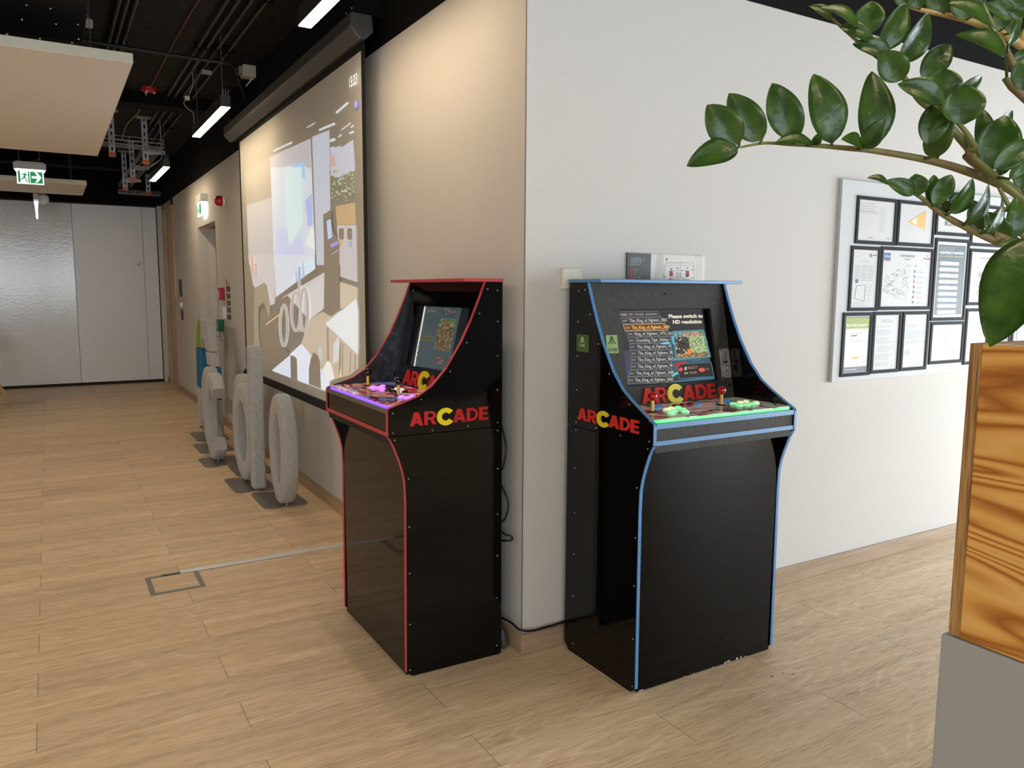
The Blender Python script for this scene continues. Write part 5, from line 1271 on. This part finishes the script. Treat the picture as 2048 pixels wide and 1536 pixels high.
def f15(mb, w, h): rows(mb, .03, w-.03, h-.04, .2, 14, GR, .002); B_(mb, .03, .04, .10, .18, rgb(130, 138, 146)); B_(mb, .05, .07, .07, .16, rgb(70, 76, 84))
frame(1.976, 2.313, 1.752, 1.995, 'top left framed typed sheet on the notice board', f1)
frame(2.323, 2.660, 1.754, 1.995, 'framed map with an orange wedge on the notice board', f2)
frame(2.672, 3.010, 1.825, 2.068, 'framed sheet reading BOARD, half hidden by leaves', f3)
frame(3.026, 3.366, 1.776, 2.016, 'framed sheet of small drawings behind the lower leaves', f4)
frame(1.951, 2.194, 1.404, 1.740, 'framed narrow plan with a table at the left edge of the board', f5)
frame(2.199, 2.671, 1.408, 1.745, 'wide framed evacuation plan with blue logo corner', f6)
frame(2.684, 3.022, 1.343, 1.808, 'framed dark grey poster of ten numbered lines', f7)
frame(3.034, 3.372, 1.430, 1.760, 'framed page with purple squares and a seated figure', f8)
frame(1.916, 2.160, 1.061, 1.397, 'framed leaflet with an olive green heading', f9)
frame(2.167, 2.414, 1.066, 1.399, 'framed letter of many short lines, right of the green-headed leaflet', f10)
frame(2.427, 2.672, 1.068, 1.399, 'framed letter of three dense paragraphs', f11)
frame(2.694, 3.032, 1.094, 1.337, 'wide framed certificate under the dark numbered poster', f12)
frame(3.042, 3.290, 1.077, 1.411, 'framed short letter just above the planter corner', f13)
frame(3.300, 3.548, 1.077, 1.411, 'framed dark sheet of small icons behind the big near leaf', f14)
frame(3.560, 3.900, 1.140, 1.752, 'tall framed sheet at the right edge of the picture', f15)

# ------------------------------------------------------------------ planter on the grey locker
LX, LY = -.289, -1.90
lk = thing('locker_cabinet', 'plain grey locker cabinet standing under the wooden planter', 'cabinet', (LX, LY, 0))
MB().box((-.006, -1.92, .06), (.46, .008, .903)).build('body', M_locker, lk, bevel=.002)
MB().box((.02, -1.90, 0), (.44, -.01, .06)).build('plinth', M_blackmetal, lk)
for i, (a, b) in enumerate(((-.008-.95, -.008), (-1.915, -.008-.955))):
    dr = MB().box((.460, a+.004, .065), (.476, b-.004, .898)).build('door', M_locker, lk, bevel=.002)
    MB().tube([(.478, a+.06, .62), (.478, a+.06, .76)], .006, 8).build('handle', M_steel, dr)
pt = thing('planter_box', 'varnished plywood planter box on the grey locker at the right edge', 'planter', (LX, LY, .905))
H = .512; t = .020
pf = MB().box((0, -1.90, 0), (t, -t, H)).build('front_board', M_ply, pt, bevel=.0015)
MB().box((0, -t, 0), (.45, 0, H)).build('end_board', M_plyedge, pt, bevel=.0015)
MB().box((.45-t, -1.90, 0), (.45, -t, H)).build('rear_board', M_ply, pt, bevel=.0015)
MB().box((t, -1.90, 0), (.45-t, -1.90+t, H)).build('end_board', M_plyedge, pt, bevel=.0015)
MB().box((t, -1.88, .30), (.45-t, -t, H-.06)).build('soil', M_soil, pt)

# ------------------------------------------------------------------ plant (stems and leaves traced at their own depths)
KP = 2.977
plant = thing('potted_plant', 'glossy green plant with long arching leafy stems growing from the plywood planter', 'plant', (LX+.2, LY-.35, 1.35))
PO = plant.location.copy()
def P2(a, b, t): return at_depth(1360+a/KP, b/KP, t)
def leaf(mb, B, Tp, wid, roll=None, fold=.25, curl=.10, pinch=.5, side=1):
    """ovate leaf from base B to tip Tp, blade tilted by roll about its midrib relative to the viewer"""
    B, Tp = Vector(B), Vector(Tp); ax_ = Tp-B; L = ax_.length; ax_.normalize()
    view = ((B+Tp)/2-CAM).normalized(); s0 = ax_.cross(view)
    s0 = s0.normalized(); nrm = s0.cross(ax_).normalized()
    if nrm.dot(view) > 0: nrm = -nrm
    S = s0*math.cos(roll)+nrm*math.sin(roll); N = nrm*math.cos(roll)-s0*math.sin(roll)
    nL, nW = 14, 6; vs = []; 
    for i in range(nL+1):
        u = i/nL
        prof = (math.sin(PI*min(1, u**.80))**.72) if 0 < u < 1 else 0
        if u > .86: prof *= 1
        w = wid/2*max(prof, .02)
        c_ = B + ax_*(L*u) + N*(curl*L*math.sin(PI*u)) 
        for j in range(nW+1):
            q = (j/nW-.5)*2; dz = fold*w*abs(q)**1.3 + .03*w*math.sin(u*9+q*2)
            vs.append(c_ + S*(w*q) + N*dz)
    fs = [(i*(nW+1)+j, i*(nW+1)+j+1, (i+1)*(nW+1)+j+1, (i+1)*(nW+1)+j) for i in range(nL) for j in range(nW)]
    th = N*-.0007; n0 = len(vs); vs2 = vs+[v_+th for v_ in vs]
    edge = []
    for i in range(nL):
        for j in (0, nW):
            a_ = i*(nW+1)+j; b_ = (i+1)*(nW+1)+j; edge.append((a_, b_, b_+n0, a_+n0))
    mb.add([v_-PO for v_ in vs2], fs+[tuple(reversed([k_+n0 for k_ in f])) for f in fs]+edge, True)
def frond(stem_pts, radii, leaves, sm, mroot=None):
    P = [Vector(p_) for p_ in stem_pts]; Q = [P[0]*2-P[1]]+P+[P[-1]*2-P[-2]]; out = []; rr = []
    for i in range(1, len(Q)-2):
        for k_ in range(5):
            t_ = k_/5; a, b, c_, d_ = Q[i-1:i+3]
            out.append(.5*((2*b)+(c_-a)*t_+(2*a-5*b+4*c_-d_)*t_*t_+(3*b-a-3*c_+d_)*t_**3)-PO); rr.append(radii[i-1]*(1-t_)+radii[i]*t_)
    out.append(P[-1]-PO); rr.append(radii[-1])
    st = MB().tube(out, rr, 10).build('stem', sm, plant)
    mb = MB()
    for lf in leaves:
        B, Tp, app, t_ = lf[0], lf[1], lf[2], lf[3]; t2 = lf[4] if len(lf) > 4 else t_; sg = lf[5] if len(lf) > 5 else 1
        b3, t3 = P2(*B, t_), P2(*Tp, t2); L = (t3-b3).length; wa = app/KP*t_/F_PX; full = max(wa, min(L*.52, .055)); roll = math.acos(min(1, wa/full))*sg
        leaf(mb, b3, t3, full, roll)
        # short petiole
        n_ = min(out, key=lambda p_: (p_+PO-b3).length)
        d_ = (t3-b3).normalized()
        if (n_+PO-b3).length < .05: mb.tube([n_, b3-PO, b3-PO+d_*.012], [.0022, .0018, .0010], 6)
    if mb.v: mb.build('foliage', M_leaf, st)
    return st
D1 = 1.12
root_pt = Vector((LX+.18, LY-.42, 1.34))
def rp(dx, dy): return root_pt+Vector((dx, dy, 0))
# stem A, reaching left
sA = [(2600, 1750), (2300, 1360), (2048, 1178), (1950, 1115), (1800, 1052), (1600, 985), (1400, 938), (1140, 895), (1000, 883), (830, 868), (640, 858), (500, 852), (345, 880)]
frond([rp(0, 0)]+[P2(a, b, D1+.06-.004*i) for i, (a, b) in enumerate(sA)][1:], [.009, .0085, .0082, .0075, .0068, .0060, .0052, .0046, .0040, .0034, .0028, .0022, .0015][:len(sA)],
 [((345, 880), (40, 988), 150, 1.12), ((355, 858), (160, 625), 205, 1.12), ((488, 838), (290, 556), 195, 1.13), ((692, 832), (548, 495), 200, 1.13), ((905, 856), (795, 440), 205, 1.14),
  ((1132, 880), (1142, 425), 198, 1.15), ((805, 866), (568, 850), 62, 1.12, 1.11), ((800, 866), (842, 782), 56, 1.12, 1.10, -1), ((1095, 885), (1222, 700), 118, 1.13, 1.10, -1), ((1090, 880), (962, 828), 70, 1.13, 1.10), ((1490, 940), (1612, 655), 150, 1.14, 1.10), ((1535, 945), (1568, 740), 90, 1.16, 1.18, -1)], M_stem)
# stem B, rising to the upper left
sB = [(2048, 1178), (1870, 1050), (1780, 950), (1640, 790), (1560, 690), (1430, 600), (1340, 470), (1230, 380), (1100, 280), (960, 160), (850, 62)]
frond([rp(.04, .03)]+[P2(a, b, 1.20-.008*i) for i, (a, b) in enumerate(sB)][1:], [.008, .0072, .0068, .0062, .0056, .0048, .0042, .0036, .0030, .0022, .0014],
 [((900, 110), (770, 35), 55, 1.12), ((1062, 160), (832, 45), 62, 1.10), ((1150, 238), (948, 160), 82, 1.11), ((1255, 325), (1028, 262), 105, 1.11), ((1335, 472), (1190, 305), 170, 1.10), ((1120, 200), (1140, 6), 165, 1.16), ((1195, 300), (1345, 22), 150, 1.16), ((1300, 370), (1482, 78), 135, 1.17),
  ((1440, 470), (1612, 265), 150, 1.18), ((1575, 600), (1296, 500), 135, 1.08), ((1572, 610), (1560, 408), 205, 1.09), ((1690, 742), (1690, 505), 228, 1.08), ((1640, 560), (1800, 452), 84, 1.16), ((1470, 860), (1560, 592), 165, 1.12), ((1560, 620), (1420, 560), 60, 1.11)], M_stem)
# stem C
sC = [(2048, 1178), (1880, 1056), (1760, 872), (1680, 760), (1600, 688), (1480, 600)]
frond([rp(-.02, .05)]+[P2(a, b, 1.14-.01*i) for i, (a, b) in enumerate(sC)][1:], [.0068, .0050, .0042, .0036, .0026, .0015],
 [((1790, 885), (1792, 640), 105, 1.18), ((1800, 840), (1982, 655), 100, 1.16), ((1855, 1010), (1942, 688), 235, 1.14), ((1870, 1005), (2100, 838), 150, 1.06), ((1962, 1065), (2065, 915), 80, 1.10), ((1905, 1045), (1965, 880), 92, 1.14), ((2040, 1130), (2060, 955), 120, 1.12), ((1720, 900), (1690, 770), 40, 1.18)], M_stem)
# stem D, low and dark
sD = [(2200, 1520), (2048, 1482), (1900, 1442), (1750, 1376), (1600, 1298), (1500, 1230), (1430, 1172), (1330, 1120), (1230, 1090)]
frond([rp(-.05, .0)]+[P2(a, b, 1.06+.004*i) for i, (a, b) in enumerate(sD)][1:], [.0070, .0062, .0054, .0048, .0042, .0036, .0030, .0022, .0014],
 [((1240, 1092), (1116, 1057), 36, 1.08), ((1400, 1150), (1225, 1075), 95, 1.08), ((1420, 1165), (1400, 1035), 130, 1.08, 1.08), ((1500, 1215), (1512, 1040), 90, 1.09), ((1512, 1222), (1618, 1040), 118, 1.07), ((1605, 1270), (1745, 1062), 92, 1.06), ((1695, 1335), (1838, 1098), 72, 1.06), ((1620, 1260), (1705, 1150), 120, 1.12),
  ((1800, 1368), (1740, 1190), 112, 1.10), ((1825, 1385), (1915, 1150), 34, 1.05), ((1950, 1432), (1822, 1262), 130, 1.09), ((1985, 1420), (2000, 1170), 118, 1.09), ((1590, 1270), (1540, 1180), 80, 1.08), ((2060, 1470), (1888, 1452), 72, 1.05)], M_stem)
sE = [(2160, 1620), (2048, 1402), (1960, 1230), (1900, 1120)]
frond([rp(-.05, -.05)]+[P2(a, b, 1.09) for a, b in sE][1:], [.006, .0045, .0035, .0025], [], M_stem)
# stem F, pale and sunlit, high right
sF = [(2300, 600), (2180, 360), (2048, 282), (1950, 216), (1850, 170), (1700, 118), (1560, 84), (1400, 50), (1310, 10), (1250, -40)]
frond([rp(.10, .10)]+[P2(a, b, 1.28+.004*i) for i, (a, b) in enumerate(sF)][1:], [.009, .008, .0072, .0065, .0058, .0050, .0042, .0034, .0026, .0016],
 [((1430, 48), (1392, -90), 125, 1.30), ((1572, 82), (1520, -90), 150, 1.30), ((1740, 100), (1640, -60), 150, 1.28), ((1530, 78), (1500, 36), 60, 1.34), ((1770, 130), (1690, 60), 60, 1.34), ((1928, 170), (1900, 60), 110, 1.26), ((1960, 200), (2010, 70), 90, 1.26), ((1350, 20), (1290, -60), 90, 1.28)], M_stemy)
# stem G, brown, passing in front of F
sG = [(2300, 1000), (2120, 640), (2048, 522), (1990, 400), (1940, 292), (1880, 190), (1830, 82), (1790, -12), (1760, -90)]
frond([rp(.08, -.02)]+[P2(a, b, 1.10+.003*i) for i, (a, b) in enumerate(sG)][1:], [.008, .0065, .0056, .0048, .0042, .0036, .0030, .0024, .0015],
 [((1940, 330), (1640, 208), 96, 1.08), ((1840, 150), (1600, 18), 72, 1.08), ((1990, 105), (1815, 18), 96, 1.14), ((1952, 270), (2012, 110), 46, 1.08), ((1975, 360), (2090, 318), 84, 1.14), ((2035, 540), (2080, 330), 150, 1.06), ((2048, 100), (1945, 58), 60, 1.06), ((2075, 30), (1935, -30), 130, 1.14), ((1800, 20), (1820, -80), 60, 1.08)], M_stem)
# the big near leaf and its stalk
nl = [P2(2300, 1560, .80), P2(2180, 1470, .78), P2(2130, 1440, .77)]
st = MB().tube([rp(-.08, -.12)-PO, nl[0]-PO, nl[1]-PO, nl[2]-PO], [.006, .005, .004, .003], 8).build('stem', M_stem, plant)
mb = MB(); leaf(mb, at_depth(2095, 470, .77), at_depth(1980, 693, .74), .066, .25, .22, .06); mb.build('foliage', M_leaf, st)
# further fronds filling the planter beyond the frame
rr = random.Random(21)
for i in range(7):
    b0 = Vector((LX+.10+.25*rr.random(), LY-.55-1.15*rr.random(), 1.34)); az = rr.uniform(-1.4, .6); ln = .5+.2*rr.random(); dirv = Vector((math.cos(az)*.35, math.sin(az)*.35, 1))
    pts = [b0+dirv*(ln*k_/6)+Vector((math.cos(az), math.sin(az), -.3))*(.20*(k_/6)**2) for k_ in range(7)]
    st = MB().tube([p_-PO for p_ in pts], [.008-.001*k_ for k_ in range(7)], 8).build('stem', M_stem, plant); mb = MB()
    for k_ in range(2, 13):
        f_ = k_/12*6; a = int(min(5, f_)); p_ = pts[a].lerp(pts[a+1], f_-a); sd = 1 if k_ % 2 else -1
        tv = Vector((-math.sin(az)*sd, math.cos(az)*sd, .55)).normalized(); leaf(mb, p_, p_+tv*.085, .042, .3*sd, .25, .1)
    mb.build('foliage', M_leaf, st)

# ------------------------------------------------------------------ chair at the far left
ch = thing('chair', 'white shell chair with splayed birch legs at the left edge by the partition', 'chair', (-2.40, 8.72, 0))
for sx, sy, fx, fy in ((.13, -.12, .19, -.35), (.15, .02, .27, .01), (.14, .14, .30, .28), (-.15, -.15, -.24, -.26), (-.15, .15, -.24, .26)):
    if (sx, sy) == (.15, .02): continue
    MB().tube([(sx, sy, .43), ((sx+fx)/2, (sy+fy)/2, .22), (fx, fy, 0)], [.022, .020, .013], 12).build('leg', M_legs, ch)
sm_ = MB(); NU, NV = 12, 12; vs = []
for i in range(NU+1):
    for j in range(NV+1):
        a = -1+2*i/NU; b = j/NV
        if b < .6: y_ = -.22+.44*b/.6; z_ = .46+.02*a*a*2-.02*math.sin(PI*b/.6)
        else: q = (b-.6)/.4; y_ = .22+.10*q+.02*math.sin(q*PI); z_ = .46+.36*q+.02*a*a
        w_ = .23*(1-.10*abs(b-.3)) ; vs.append((w_*a, y_, z_+.01))
sm_.add(vs, [(i*(NV+1)+j, (i+1)*(NV+1)+j, (i+1)*(NV+1)+j+1, i*(NV+1)+j+1) for i in range(NU) for j in range(NV)], True)
so = sm_.build('seat_shell', M_white, ch); sd_ = so.modifiers.new('solid', 'SOLIDIFY'); sd_.thickness = .012
MB().box((-.16, -.15, .425), (.16, .15, .445)).build('seat_frame', M_blackmetal, ch)
